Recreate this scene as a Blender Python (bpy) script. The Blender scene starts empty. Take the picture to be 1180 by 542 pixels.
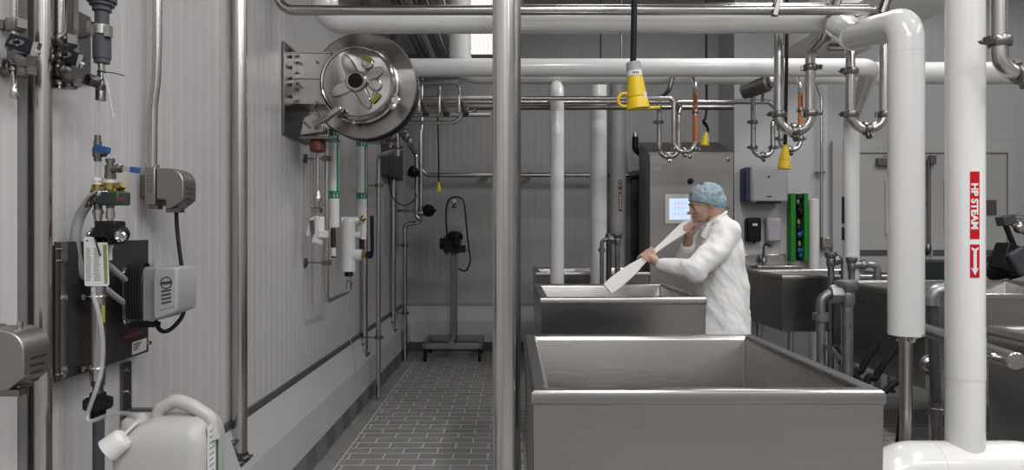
import bpy, bmesh, math, random
from mathutils import Vector, Matrix, noise
random.seed(7)
V = Vector
F = 1180*24/36.0      # focal length in pixels of the 1180 px wide frame
CX, CY, H = 588.0, 267.0, 1.32
XW = -1.19            # left wall plane
ZB = 7.63             # back wall plane
ZR = 7.10             # plane of the wall with the doors
SC = bpy.context.scene
COL = SC.collection
PI = math.pi

def W(px, py, d):
    return V(((px-CX)/F*d, d, H-(py-CY)/F*d))
def L(px, py, off):
    d = (XW+off)*F/(px-CX)
    return W(px, py, d)
def K(d): return F/d

# ------------------------------------------------------------------ materials
MATS = {}
def mat(name, col, rough=0.5, metal=0.0, spec=0.5, alpha=1.0, trans=0.0, emit=None, es=0, coat=0.0,
        nscale=0, namt=0.0, bump=0.0, bscale=60, stretch=(1,1,1), rvar=0.0, sheen=0.0, ior=1.45, sss=0.0):
    if name in MATS: return MATS[name]
    m = bpy.data.materials.new(name); m.use_nodes = True
    nt = m.node_tree; n = nt.nodes; b = n['Principled BSDF']
    c = (*col, 1)
    b.inputs['Base Color'].default_value = c
    b.inputs['Roughness'].default_value = rough
    b.inputs['Metallic'].default_value = metal
    b.inputs['Specular IOR Level'].default_value = spec
    b.inputs['Alpha'].default_value = alpha
    b.inputs['Transmission Weight'].default_value = trans
    b.inputs['Coat Weight'].default_value = coat
    b.inputs['Coat Roughness'].default_value = 0.12
    b.inputs['IOR'].default_value = ior
    if sss:
        b.inputs['Subsurface Weight'].default_value = sss
        b.inputs['Subsurface Radius'].default_value = (0.02,0.01,0.006)
    if emit:
        b.inputs['Emission Color'].default_value = (*emit, 1); b.inputs['Emission Strength'].default_value = es
    tc = n.new('ShaderNodeTexCoord'); mp = n.new('ShaderNodeMapping'); mp.inputs['Scale'].default_value = stretch
    nt.links.new(tc.outputs['Object'], mp.inputs['Vector'])
    no = n.new('ShaderNodeTexNoise'); no.inputs['Scale'].default_value = nscale or 6; no.inputs['Detail'].default_value = 5
    nt.links.new(mp.outputs['Vector'], no.inputs['Vector'])
    if namt:
        mx = n.new('ShaderNodeMix'); mx.data_type = 'RGBA'
        mx.inputs['A'].default_value = tuple(max(0, x*(1-namt)) for x in col)+(1,)
        mx.inputs['B'].default_value = tuple(min(1, x*(1+namt)) for x in col)+(1,)
        nt.links.new(no.outputs['Fac'], mx.inputs['Factor']); nt.links.new(mx.outputs['Result'], b.inputs['Base Color'])
    if rvar:
        mr = n.new('ShaderNodeMapRange'); mr.inputs['To Min'].default_value = max(0.03, rough-rvar); mr.inputs['To Max'].default_value = rough+rvar
        nt.links.new(no.outputs['Fac'], mr.inputs['Value']); nt.links.new(mr.outputs['Result'], b.inputs['Roughness'])
    if bump:
        n2 = n.new('ShaderNodeTexNoise'); n2.inputs['Scale'].default_value = bscale; n2.inputs['Detail'].default_value = 4
        nt.links.new(mp.outputs['Vector'], n2.inputs['Vector'])
        bp = n.new('ShaderNodeBump'); bp.inputs['Strength'].default_value = bump; bp.inputs['Distance'].default_value = 0.002
        nt.links.new(n2.outputs['Fac'], bp.inputs['Height']); nt.links.new(bp.outputs['Normal'], b.inputs['Normal'])
    MATS[name] = m
    return m

steel = mat('brushed_steel', (.50,.483,.468), .24, 1.0, nscale=8, namt=.12, rvar=.07, bump=.10, bscale=50, stretch=(1,1,.06))
steelh = mat('brushed_steel_horizontal', (.44,.425,.41), .24, 1.0, nscale=8, namt=.10, rvar=.06, bump=.08, bscale=50, stretch=(.06,1,1))
tubm = mat('tub_steel', (.345,.333,.323), .27, 1.0, nscale=3.5, namt=.20, rvar=.11, bump=.16, bscale=60, stretch=(.35,.35,1))
steelp = mat('polished_steel', (.52,.505,.49), .14, 1.0, nscale=5, namt=.08, rvar=.04)
steeld = mat('dark_steel', (.20,.19,.185), .33, 1.0, nscale=8, namt=.2, rvar=.08)
cabm = mat('cabinet_steel', (.30,.288,.277), .42, 1.0, nscale=7, namt=.12, rvar=.07, stretch=(1,1,.08), bump=.08)
galv = mat('galvanised_pipe', (.23,.225,.225), .42, .9, nscale=30, namt=.45, rvar=.12, bump=.3)
foil = mat('wrapped_pipe', (.30,.30,.31), .38, .8, nscale=40, namt=.6, bump=.8, bscale=45)
white = mat('white_pvc', (.67,.662,.652), .22, coat=.4, nscale=4, namt=.02)
whitem = mat('white_matt_plastic', (.66,.652,.64), .42, nscale=4, namt=.03)
greyj = mat('grey_jacket', (.36,.355,.35), .40, nscale=4, namt=.03)
gpvc = mat('grey_pvc', (.060,.062,.070), .45, spec=.3)
gpvc2 = mat('mid_grey_plastic', (.30,.30,.31), .5)
boxgrey = mat('controller_grey', (.24,.24,.24), .5)
black = mat('black_plastic', (.010,.010,.011), .4, spec=.22)
rubber = mat('black_rubber', (.010,.010,.011), .55, spec=.2)
navy = mat('navy_vinyl', (.007,.009,.020), .4, spec=.25)
blue = mat('blue_vinyl', (.015,.07,.22), .4)
green = mat('green_plastic', (.008,.19,.012), .45)
dgreen = mat('green_solenoid', (.022,.040,.034), .4)
greenlab = mat('green_label', (.0,.20,.10), .45)
wlab = mat('white_label', (.62,.61,.60), .5)
red = mat('red_label', (.42,.005,.010), .55, spec=.2)
dred = mat('dark_red_label', (.20,.02,.03), .5)
orange = mat('orange_label', (.42,.13,.035), .5)
yellow = mat('yellow_rubber', (.62,.43,.01), .45)
yelg = mat('yellow_green_mark', (.26,.26,.05), .5)
brass = mat('brass', (.42,.30,.10), .32, 1.0)
amber = mat('amber_glass', (.035,.014,.008), .12)
bronze = mat('rusty_ball', (.11,.035,.02), .55, nscale=40, namt=.5)
screen = mat('screen_glass', (.5,.6,.75), .3, emit=(.60,.74,1.0), es=.75)
skin = mat('skin', (.50,.30,.225), .5, nscale=14, namt=.06, sss=.1)
hair = mat('brown_hair', (.13,.10,.085), .6)
cloth = mat('white_cotton', (.80,.79,.78), .85, nscale=5, namt=.02, bump=.15, bscale=300)
trous = mat('white_trousers', (.6,.6,.6), .85)
boot = mat('white_rubber_boot', (.7,.7,.69), .5)
clear = mat('clear_tubing', (.50,.50,.50), .12, alpha=.42, nscale=4)
hdpe = mat('natural_hdpe', (.40,.393,.378), .38, sss=.2, nscale=3, namt=.03)
frost = mat('translucent_cap', (.60,.59,.57), .4)
curbm = mat('painted_curb', (.42,.422,.435), .45, nscale=3, namt=.06, rvar=.05)
doorm = mat('door_paint', (.36,.35,.34), .5, nscale=3, namt=.02)
framem = mat('door_frame_paint', (.38,.37,.36), .45)
smoothwall = mat('smooth_wall_panel', (.46,.46,.465), .45, nscale=2, namt=.03)
ceilm = mat('ceiling_panel', (.78,.77,.75), .6)
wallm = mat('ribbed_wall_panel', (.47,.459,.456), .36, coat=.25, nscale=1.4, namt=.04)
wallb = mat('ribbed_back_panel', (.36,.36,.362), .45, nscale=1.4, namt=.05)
stripm = mat('dark_edge_strip', (.07,.068,.066), .45)
darkbox = mat('dark_enclosure', (.05,.045,.042), .5)
plate = mat('mounting_board', (.075,.07,.068), .32, .6, nscale=3, namt=.25)
net = mat('blue_hairnet', (.40,.54,.64), .6, alpha=.80, nscale=70, namt=.6, bump=1.0, bscale=60)
silverp = mat('silver_plastic', (.36,.355,.36), .35)
lav = mat('pale_dispenser', (.38,.36,.40), .4)
bluedark = mat('dispenser_side', (.03,.04,.10), .4)
paddlem = mat('paddle_plastic', (.74,.72,.70), .4)
text_dark = mat('dark_print', (.03,.03,.035), .5)
greyprint = mat('grey_print', (.25,.25,.25), .5)

def brick_mat(name, rot=0.0, c1=(.25,.245,.235), c2=(.30,.293,.28), mort=(.66,.645,.625), bw=.203, rh=.1016, off=(0,0,0)):
    m = bpy.data.materials.new(name); m.use_nodes = True; nt = m.node_tree; n = nt.nodes; b = n['Principled BSDF']
    tc = n.new('ShaderNodeTexCoord'); mp = n.new('ShaderNodeMapping'); mp.inputs['Rotation'].default_value = (0,0,rot)
    mp.inputs['Location'].default_value = off
    br = n.new('ShaderNodeTexBrick'); br.inputs['Scale'].default_value = 1.0
    br.inputs['Brick Width'].default_value = bw; br.inputs['Row Height'].default_value = rh
    br.inputs['Mortar Size'].default_value = .0042; br.inputs['Mortar Smooth'].default_value = .2
    br.inputs['Color1'].default_value = (*c1,1); br.inputs['Color2'].default_value = (*c2,1); br.inputs['Mortar'].default_value = (*mort,1)
    br.inputs['Bias'].default_value = 0
    nt.links.new(tc.outputs['Object'], mp.inputs['Vector']); nt.links.new(mp.outputs['Vector'], br.inputs['Vector'])
    no = n.new('ShaderNodeTexNoise'); no.inputs['Scale'].default_value = 9; no.inputs['Detail'].default_value = 6
    nt.links.new(tc.outputs['Object'], no.inputs['Vector'])
    mx = n.new('ShaderNodeMix'); mx.data_type = 'RGBA'; mx.blend_type = 'MULTIPLY'; mx.inputs['Factor'].default_value = .35
    nt.links.new(br.outputs['Color'], mx.inputs['A']); nt.links.new(no.outputs['Color'], mx.inputs['B'])
    nt.links.new(mx.outputs['Result'], b.inputs['Base Color'])
    mr = n.new('ShaderNodeMapRange'); mr.inputs['To Min'].default_value = .32; mr.inputs['To Max'].default_value = .6
    nt.links.new(no.outputs['Fac'], mr.inputs['Value']); nt.links.new(mr.outputs['Result'], b.inputs['Roughness'])
    bp = n.new('ShaderNodeBump'); bp.inputs['Strength'].default_value = .5; bp.inputs['Distance'].default_value = .002; bp.invert = True
    nt.links.new(br.outputs['Fac'], bp.inputs['Height']); nt.links.new(bp.outputs['Normal'], b.inputs['Normal'])
    return m

# ------------------------------------------------------------------ mesh builder
def frame_from(d):
    d = d.normalized(); u = V((0,0,1)) if abs(d.z) < .9 else V((1,0,0))
    a = d.cross(u).normalized(); return a, d.cross(a).normalized()

HEAD = {'s': 1.05}
class MB:
    def __init__(s): s.v = []; s.f = []
    def ring(s, c, a, b, r, n, r2=None):
        i = len(s.v); r2 = r if r2 is None else r2
        for k in range(n):
            t = 2*PI*k/n; s.v.append(c + a*(r*math.cos(t)) + b*(r2*math.sin(t)))
        return i
    def bridge(s, i, j, n):
        for k in range(n):
            q = (k+1) % n; s.f.append((i+k, i+q, j+q, j+k))
    def cap(s, i, n, flip=False):
        t = tuple(range(i, i+n)); s.f.append(t[::-1] if not flip else t)
    def cyl(s, a, b, r, r2=None, n=20):
        r2 = r if r2 is None else r2; d = b-a; x, y = frame_from(d)
        i = s.ring(a, x, y, r, n); j = s.ring(b, x, y, r2, n); s.bridge(i, j, n); s.cap(i, n); s.cap(j, n, True); return s
    def lathe(s, o, axis, prof, n=28):
        d = axis.normalized(); x, y = frame_from(d); p = None; first = None
        for t, r in prof:
            i = s.ring(o+d*t, x, y, max(r, 1e-5), n)
            if p is None: s.cap(i, n)
            else: s.bridge(p, i, n)
            p = i
        s.cap(p, n, True); return s
    def tube(s, pts, r, n=16, fillet=0.0, fs=7):
        pts = [V(p) for p in pts]; rs = r if isinstance(r, (list, tuple)) else None
        if fillet and len(pts) > 2:
            out = [pts[0]]
            for k in range(1, len(pts)-1):
                p, a, b = pts[k], pts[k-1], pts[k+1]
                fl = fillet[k-1] if isinstance(fillet, (list, tuple)) else fillet
                da, db = (a-p), (b-p); ang = da.angle(db)
                if ang > 3.05: out.append(p); continue
                tl = min(fl/math.tan(ang/2), da.length*.49 if k > 1 else da.length*.98, db.length*.49 if k < len(pts)-2 else db.length*.98)
                s0 = p+da.normalized()*tl; s1 = p+db.normalized()*tl
                R = tl*math.tan(ang/2); bis = (da.normalized()+db.normalized()).normalized(); cc = p+bis*(R/math.sin(ang/2))
                v0 = s0-cc; v1 = s1-cc; tot = v0.angle(v1)
                for q in range(fs+1):
                    t = q/fs; w0 = math.sin((1-t)*tot)/math.sin(tot); w1 = math.sin(t*tot)/math.sin(tot)
                    out.append(cc+v0*w0+v1*w1)
            out.append(pts[-1]); pts = out
        else:
            pass
        d0 = (pts[1]-pts[0]).normalized(); a, b = frame_from(d0); prev = None; pd = d0
        for k, p in enumerate(pts):
            if k == 0: d = d0
            elif k == len(pts)-1: d = (pts[-1]-pts[-2]).normalized()
            else:
                d = ((pts[k+1]-p).normalized()+(p-pts[k-1]).normalized())
                d = d.normalized() if d.length > 1e-6 else pd
            if k:
                q = pd.rotation_difference(d); a = (q @ a); a = (a-d*a.dot(d)).normalized(); b = d.cross(a).normalized()
                if k and False: pass
            else:
                b = d.cross(a).normalized()
            pd = d; rr = rs[min(k, len(rs)-1)] if rs else r
            i = s.ring(p, a, b, rr, n)
            if prev is None: s.cap(i, n)
            else: s.bridge(prev, i, n)
            prev = i
        s.cap(prev, n, True); return s
    def spline(s, pts, r, n=10, seg=8):
        pts = [V(p) for p in pts]; P = [pts[0]*2-pts[1]]+pts+[pts[-1]*2-pts[-2]]; out = []
        for k in range(1, len(P)-2):
            for q in range(seg):
                t = q/seg; p0, p1, p2, p3 = P[k-1:k+3]
                out.append(.5*((2*p1)+(p2-p0)*t+(2*p0-5*p1+4*p2-p3)*t*t+(3*p1-p0-3*p2+p3)*t**3))
        out.append(pts[-1]); return s.tube(out, r, n)
    def box(s, c, size, rot=None):
        i = len(s.v); x, y, z = [q/2 for q in size]
        for dz in (-z, z):
            for dx, dy in ((-x,-y),(x,-y),(x,y),(-x,y)):
                p = V((dx,dy,dz)); p = rot @ p if rot else p; s.v.append(V(c)+p)
        for q in ((3,2,1,0),(4,5,6,7),(0,1,5,4),(1,2,6,5),(2,3,7,6),(3,0,4,7)): s.f.append(tuple(i+k for k in q))
        return s
    def bb(s, x0,x1,y0,y1,z0,z1): return s.box(V(((x0+x1)/2,(y0+y1)/2,(z0+z1)/2)), (abs(x1-x0),abs(y1-y0),abs(z1-z0)))
    def bar(s, a, b, w, t, up=None):
        d = (b-a); l = d.length; d.normalize(); up = V(up) if up else (V((0,0,1)) if abs(d.z) < .9 else V((0,1,0)))
        x = d; y = (up.cross(x)).normalized(); z = x.cross(y)
        return s.box((a+b)/2, (l, w, t), Matrix((x, y, z)).transposed())
    def prism(s, poly, vec):
        n = len(poly); i = len(s.v); vec = V(vec); nn = V((0,0,0))
        for k in range(n): nn += V(poly[k]).cross(V(poly[(k+1) % n]))
        poly = [V(p) for p in poly]
        if nn.dot(vec) > 0: poly = poly[::-1]
        s.v += poly; s.v += [p+vec for p in poly]
        s.f.append(tuple(range(i, i+n))); s.f.append(tuple(range(i+2*n-1, i+n-1, -1)))
        for k in range(n):
            q = (k+1) % n; s.f.append((i+k, i+n+k, i+n+q, i+q))
        return s
    def ell(s, c, r, rot=None, n=20, m=12):
        i = len(s.v); c = V(c)
        if rot is not None and rot is HEAD.get('r'): r = [q*HEAD['s'] for q in r]
        for a in range(m+1):
            ph = PI*a/m
            for b in range(n):
                t = 2*PI*b/n; p = V((r[0]*math.sin(ph)*math.cos(t), r[1]*math.sin(ph)*math.sin(t), r[2]*math.cos(ph)))
                if a in (0, m): p.x += 1e-5*math.cos(t); p.y += 1e-5*math.sin(t)
                s.v.append(c+(rot @ p if rot else p))
        for a in range(m):
            for b in range(n):
                q = (b+1) % n; s.f.append((i+a*n+b, i+(a+1)*n+b, i+(a+1)*n+q, i+a*n+q))
        s.cap(i, n, True); s.cap(i+m*n, n); return s
    def torus(s, c, axis, R, r, n=32, m=10, a0=0, a1=2*PI):
        x, y = frame_from(axis); pts = []
        full = abs(a1-a0-2*PI) < 1e-4
        st = len(s.v); cnt = n if full else n+1
        for k in range(cnt):
            t = a0+(a1-a0)*k/n; d = x*math.cos(t)+y*math.sin(t); ax = axis.normalized()
            for q in range(m):
                u = 2*PI*q/m; s.v.append(V(c)+d*(R+r*math.cos(u))+ax*(r*math.sin(u)))
        for k in range(n if full else n):
            for q in range(m):
                k2 = (k+1) % cnt; q2 = (q+1) % m
                s.f.append((st+k*m+q, st+k2*m+q, st+k2*m+q2, st+k*m+q2))
        return s
    def quad(s, a, b, c, d):
        i = len(s.v); s.v += [V(a), V(b), V(c), V(d)]; s.f.append((i, i+1, i+2, i+3)); return s
    def build(s, name, m, parent=None, label=None, cat=None, group=None, kind=None, bevel=0, smooth=True, angle=38):
        me = bpy.data.meshes.new(name); me.from_pydata([tuple(p) for p in s.v], [], s.f)
        bm = bmesh.new(); bm.from_mesh(me); bmesh.ops.recalc_face_normals(bm, faces=bm.faces); bm.to_mesh(me); bm.free()
        me.materials.append(m)
        if smooth:
            for p in me.polygons: p.use_smooth = True
            me.set_sharp_from_angle(angle=math.radians(angle))
        o = bpy.data.objects.new(name, me); COL.objects.link(o)
        # origin at bottom centre
        xs = [p.x for p in s.v]; ys = [p.y for p in s.v]; zs = [p.z for p in s.v]
        org = V(((min(xs)+max(xs))/2, (min(ys)+max(ys))/2, min(zs)))
        me.transform(Matrix.Translation(-org)); o.location = org
        if parent is not None:
            o.parent = parent; base = V((0,0,0)); q = parent
            while q is not None: base += q.location if q.get('_w') is None else V(q['_w']); q = None
            pw = V(parent['_w']) if '_w' in parent else parent.location
            o.location = org-pw
        o['_w'] = tuple(org)
        if bevel:
            bv = o.modifiers.new('bevel', 'BEVEL'); bv.width = bevel; bv.segments = 2; bv.limit_method = 'ANGLE'; bv.angle_limit = math.radians(40)
        if label: o['label'] = label
        if cat: o['category'] = cat
        if group: o['group'] = group
        if kind: o['kind'] = kind
        return o

def thing(name, loc, label, cat, group=None):
    o = bpy.data.objects.new(name, None); COL.objects.link(o); o.location = V(loc); o['_w'] = tuple(V(loc))
    o.empty_display_size = .05
    o['label'] = label; o['category'] = cat
    if group: o['group'] = group
    return o

def clamp(parent, p, axis, r, side=None, mt=None):
    """sanitary tri-clamp: two-piece ring, hinge, bolt and wing nut"""
    axis = V(axis).normalized(); p = V(p); m = MB(); w = .012+.16*r
    m.lathe(p-axis*w, axis, [(0, r*1.02), (0, r*1.30), (w*.5, r*1.46), (w*1.5, r*1.46), (2*w, r*1.30), (2*w, r*1.02)], 24)
    sd = V(side) if side else V((1,0,0)); sd = (sd-axis*sd.dot(axis)).normalized(); t = axis.cross(sd)
    m.bar(p+sd*(r*1.3), p+sd*(r*2.25), w*1.5, w*1.5, axis)
    m.bar(p-sd*(r*1.3), p-sd*(r*1.8), w*1.5, w*1.5, axis)
    c = m.build('clamp', mt or steeld, parent)
    m = MB(); m.cyl(p+sd*(r*1.95)-t*r*.7, p+sd*(r*1.95)+t*r*.8, r*.16, n=8)
    m.ell(p+sd*(r*1.95)-t*r*.8, (r*.33,)*3, n=10, m=6)
    m.bar(p+sd*(r*1.5)-t*r*.9, p+sd*(r*2.4)-t*r*.9, r*.28, r*.22, axis)
    m.build('wing_nut', mt or steeld, c)
    return c

# ------------------------------------------------------------------ setting
def ribbed(name, p0, p1, z0, z1, nrm, m, pitch=.075, depth=.0012, thick=.08):
    """vertical ribbed panel wall between floor points p0, p1; nrm points into the room"""
    p0 = V(p0); p1 = V(p1); nrm = V(nrm); ln = (p1-p0).length; d = (p1-p0)/ln; b = MB(); prof = []
    k = int(ln/pitch)
    for i in range(k):
        s = i*pitch
        prof += [(s, 0), (s+pitch*.5, 0), (s+pitch*.62, depth), (s+pitch*.88, depth)]
    prof += [(ln, 0)]
    n = len(prof)
    for s, o in prof:
        q = p0+d*s+nrm*o; b.v.append(V((q.x, q.y, z0))); b.v.append(V((q.x, q.y, z1)))
    for i in range(n-1): b.f.append((2*i, 2*i+2, 2*i+3, 2*i+1))
    i0 = len(b.v)
    for q, z in ((p0, z0), (p0, z1), (p1, z1), (p1, z0)):
        r = q-nrm*thick; b.v.append(V((r.x, r.y, z)))
    b.f.append((i0, i0+1, i0+2, i0+3)); b.f.append((0, 1, i0+1, i0)); b.f.append((2*n-2, i0+3, i0+2, 2*n-1))
    b.f.append(tuple([2*i+1 for i in range(n)]+[i0+2, i0+1])); b.f.append(tuple([2*i for i in range(n)][::-1]+[i0, i0+3]))
    return b.build(name, m, kind='structure', smooth=False)

ZC = 3.95
XR = 6.2
Y0 = -2.6
floor = MB().bb(-1.35, XR, Y0, ZB+.1, -.1, 0).build('floor', brick_mat('floor_tiles', off=(.02,.03,0)), kind='structure', smooth=False)
MB().bb(-1.115, -.978, Y0, ZB-.05, 0, .0015).build('trim_1', brick_mat('floor_border_tiles', bw=10, rh=.2, mort=(.36,.35,.34), off=(0.02,0,0)), kind='structure', smooth=False)
for i_, gx in ((6, -1.098), (7, -.978)): MB().bb(gx-.0028, gx+.0028, Y0, ZB-.05, .0004, .0020).build('trim_%d' % (i_+1), mat('grout', (.55,.54,.52), .7), kind='structure', smooth=False)
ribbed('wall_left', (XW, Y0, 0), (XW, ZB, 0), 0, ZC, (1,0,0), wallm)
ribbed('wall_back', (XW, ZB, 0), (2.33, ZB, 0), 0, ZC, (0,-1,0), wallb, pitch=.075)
# nearer wall with the dispensers and the doors
MB().bb(2.33, 3.30, ZR, ZB+.1, 0, ZC).build('wall_service', smoothwall, kind='structure', smooth=False)
b = MB(); b.bb(3.30, 3.34, ZR, ZB+.1, 0, 2.23)
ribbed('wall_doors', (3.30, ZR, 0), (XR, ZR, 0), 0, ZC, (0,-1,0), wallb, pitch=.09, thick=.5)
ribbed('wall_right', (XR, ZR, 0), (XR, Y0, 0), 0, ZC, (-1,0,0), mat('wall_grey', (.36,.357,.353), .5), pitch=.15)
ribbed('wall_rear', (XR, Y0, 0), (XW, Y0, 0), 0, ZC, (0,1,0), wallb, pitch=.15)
MB().bb(-1.35, XR+.1, Y0, ZB+.1, ZC, ZC+.1).build('ceiling', mat('ceiling_grey', (.26,.257,.253), .6), kind='structure', smooth=False)
# low soffit over the left wall: white ribbed panels running away from the camera
b = MB()
for i in range(13):
    x0 = -1.19+i*.1; b.bb(x0, x0+.094, 3.2, ZB, 3.30, 3.33)
b.bb(-1.19, .11, 3.2, ZB, 3.33, ZC)
b.build('ceiling_soffit', ceilm, kind='structure', smooth=False)

t = thing('ceiling_light', (W(542,0,5.6).x, 5.4, 3.22), 'bright diffuser light under the low soffit, just left of the central post', 'light')
m = MB(); m.bb(-.50, -.13, 3.4, 7.4, 3.25, 3.295); m.build('housing', ceilm, t)
m = MB()
for i in range(9): m.bb(-.49+i*.04, -.455+i*.04, 3.42, 7.38, 3.235, 3.2499)
m.build('diffuser', mat('light_diffuser', (.8,.8,.8), .5, emit=(1,.99,.97), es=.95), t)
# curb along the left wall
def curb(name, pts, y0, y1, m):
    b = MB(); b.prism([V((x, y0, z)) for x, z in pts], (0, y1-y0, 0)); return b.build(name, m, kind='structure', smooth=False)
curb('baseboard_left', [(XW,0),(-1.10,0),(-1.105,.11),(-1.115,.31),(-1.18,.49),(XW,.49)], Y0, ZB-.001, curbm)
basetile = brick_mat('cove_tiles', bw=10, rh=.2, c1=(.10,.10,.10), c2=(.12,.12,.12), mort=(.17,.17,.17))
curb('trim_2', [(-1.112,0),(-1.092,0),(-1.100,.012),(-1.102,.112),(-1.112,.115)], Y0, ZB-.05, basetile)
MB().bb(XW, XW+.014, Y0, ZB, .487, .520).build('trim_3', stripm, kind='structure', smooth=False)
b = MB(); b.prism([V((XW, y, z)) for y, z in ((ZB,0),(ZB-.09,0),(ZB-.085,.12),(ZB-.08,.33),(ZB-.015,.49),(ZB,.49))], (2.33-XW, 0, 0))
b.build('baseboard_back', curbm, kind='structure', smooth=False)
MB().bb(XW, 2.33, ZB-.1, ZB-.09, 0, .10).build('trim_4', stripm, kind='structure', smooth=False)
MB().bb(XW, 2.33, ZB-.02, ZB, .49, .525).build('trim_5', mat('grey_edge_strip', (.30,.29,.28), .4), kind='structure', smooth=False)
b = MB(); b.prism([V((2.33, y, z)) for y, z in ((ZR,0),(ZR-.09,0),(ZR-.085,.12),(ZR-.08,.40),(ZR-.015,.52),(ZR,.52))], (1.06, 0, 0))
b.build('baseboard_service', curbm, kind='structure', smooth=False)

# double door
def RP(px, py, off=0.0):      # point on the door wall plane
    return W(px, py, ZR-off)
fx0, fx1, ftop = RP(957,0).x, RP(1168,0).x, RP(0,163).z
ix0, ix1, itop = RP(968,0).x, RP(1158,0).x, RP(0,177).z
b = MB(); b.bb(fx0, ix0, ZR-.05, ZR-.004, 0, ftop); b.bb(ix1, fx1, ZR-.05, ZR-.004, 0, ftop); b.bb(ix0, ix1, ZR-.05, ZR-.004, itop, ftop)
b.build('trim_6', framem, kind='structure', bevel=.004)
mid = RP(1070,0).x
for nm, xa, xb, sgn in (('door_1', ix0+.006, mid-.004, -1), ('door_2', mid+.004, ix1-.006, 1)):
    t = bpy.data.objects.new(nm, None); COL.objects.link(t); t.location = ((xa+xb)/2, ZR-.03, 0.02); t['_w'] = tuple(t.location); t['kind'] = 'structure'
    MB().bb(xa, xb, ZR-.035, ZR-.005, .02, itop-.006).build('door_leaf', doorm, t, bevel=.003)
    MB().bb(xa+.02, xb-.02, ZR-.045, ZR-.036, RP(0,292).z-.02, RP(0,288).z).build('door_rail', stripm, t)
    c0 = (xa+xb)/2-.05*sgn
    m = MB(); m.bb(c0-.16, c0+.16, ZR-.085, ZR-.036, RP(0,192).z, RP(0,183).z); m.bar(V((c0-.1,ZR-.075,RP(0,181).z)), V((c0+.16,ZR-.075,RP(0,180).z)), .02, .012)
    m.build('door_closer', steeld, t, bevel=.004)
    if sgn > 0:
        MB().bb(RP(1134,0).x, RP(1145,0).x, ZR-.045, ZR-.036, RP(0,248).z, RP(0,231).z).build('door_plate', steeld, t)
        MB().bb(RP(1085,0).x, RP(1088,0).x, ZR-.06, ZR-.036, RP(0,268).z, RP(0,208).z).build('pull_bar', wlab, t)
        m = MB(); m.cyl(RP(1070,182,.06), RP(1070,292,.06), .011, n=10); m.bb(RP(1067,0).x, RP(1074,0).x, ZR-.075, ZR-.036, RP(0,190).z, RP(0,180).z)
        m.ell(RP(1070,287,.065), (.03,.025,.06)); m.cyl(RP(1070,235,.06)-V((0,0,.012)), RP(1070,235,.06)+V((0,0,.012)), .02, n=10)
        m.build('panic_rod', steeld, t)
    else:
        MB().bb(RP(1018,0).x, RP(1021,0).x, ZR-.06, ZR-.036, RP(0,270).z, RP(0,208).z).build('pull_bar', wlab, t)

# white boxed duct overhead on the right
m = MB(); m.bb(2.75, 3.55, 3.0, ZR, 3.12, 3.45)
m.build('overhead_duct', ceilm, label='large pale rectangular duct overhead at the upper right, running back to the door wall', cat='duct', bevel=.01)

# ------------------------------------------------------------------ tubs
def tub(label, x0, x1, y0, y1, zr, zb, m=tubm, rim=.05):
    t = thing('steel_tub', ((x0+x1)/2, (y0+y1)/2, 0), label, 'tub', 'deep stainless steel tubs')
    b = MB(); prof = [(.010, zb), (.005, zr-.040), (.0, zr-.035), (0, zr-.013), (.003, zr-.006), (.010, zr),
                      (rim-.006, zr-.002), (rim, zr-.010), (rim+.004, zr-.02), (rim+.006, zb+.13), (rim+.02, zb+.09), (rim+.06, zb+.07)]
    for ins, z in prof:
        for x, y in ((x0+ins, y0+ins), (x1-ins, y0+ins), (x1-ins, y1-ins), (x0+ins, y1-ins)): b.v.append(V((x, y, z)))
    n = len(prof)
    for i in range(n-1):
        for k in range(4):
            q = (k+1) % 4; b.f.append((4*i+k, 4*i+q, 4*i+4+q, 4*i+4+k))
    b.f.append((3,2,1,0)); b.f.append(tuple(4*(n-1)+k for k in range(4)))
    b.build('basin', m, t, angle=25, bevel=.003)
    for sx in (x0+.12, x1-.12):
        for sy in (y0+.12, y1-.12):
            l = MB(); l.cyl(V((sx, sy, .05)), V((sx, sy, zb+.002)), .024, n=16)
            l.build('leg', steel, t)
            MB().lathe(V((sx, sy, 0)), V((0,0,1)), [(0,.04),(.012,.04),(.03,.02),(.055,.018)], 16).build('foot', black, t)
    MB().lathe(V(((x0+x1)/2, (y0+y1)/2, zb-.10)), V((0,0,1)), [(0,.03),(.06,.03),(.09,.05),(.102,.05)], 20).build('drain', steeld, t)
    return t
tub('large steel tub nearest the camera, its wide front panel filling the lower centre', .053, .997, 1.805, 2.80, .90, .42)
tub('steel tub the person in the white coat is leaning over', .163, 1.086, 3.765, 4.77, .957, .45)
tub('low steel tub farthest back on the left row, partly behind the leaning person\'s tub', .228, 1.262, 6.15, 7.0, .957, .45)
tub('steel tub behind the person\'s back, in front of the hand sink and green holder', 2.19, 3.25, 5.50, 6.45, .97, .51)
tub('steel tub with a dark left side, behind the two white vertical pipes at right', 2.43, 3.75, 4.0, 5.15, .957, .39)
tub('dark steel tub cut off by the right edge of the photo', 2.13, 3.2, 1.95, 3.06, .90, .30, m=mat('shaded_tub_steel', (.30,.29,.28), .35, 1.0, nscale=5, namt=.2, rvar=.08))

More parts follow.
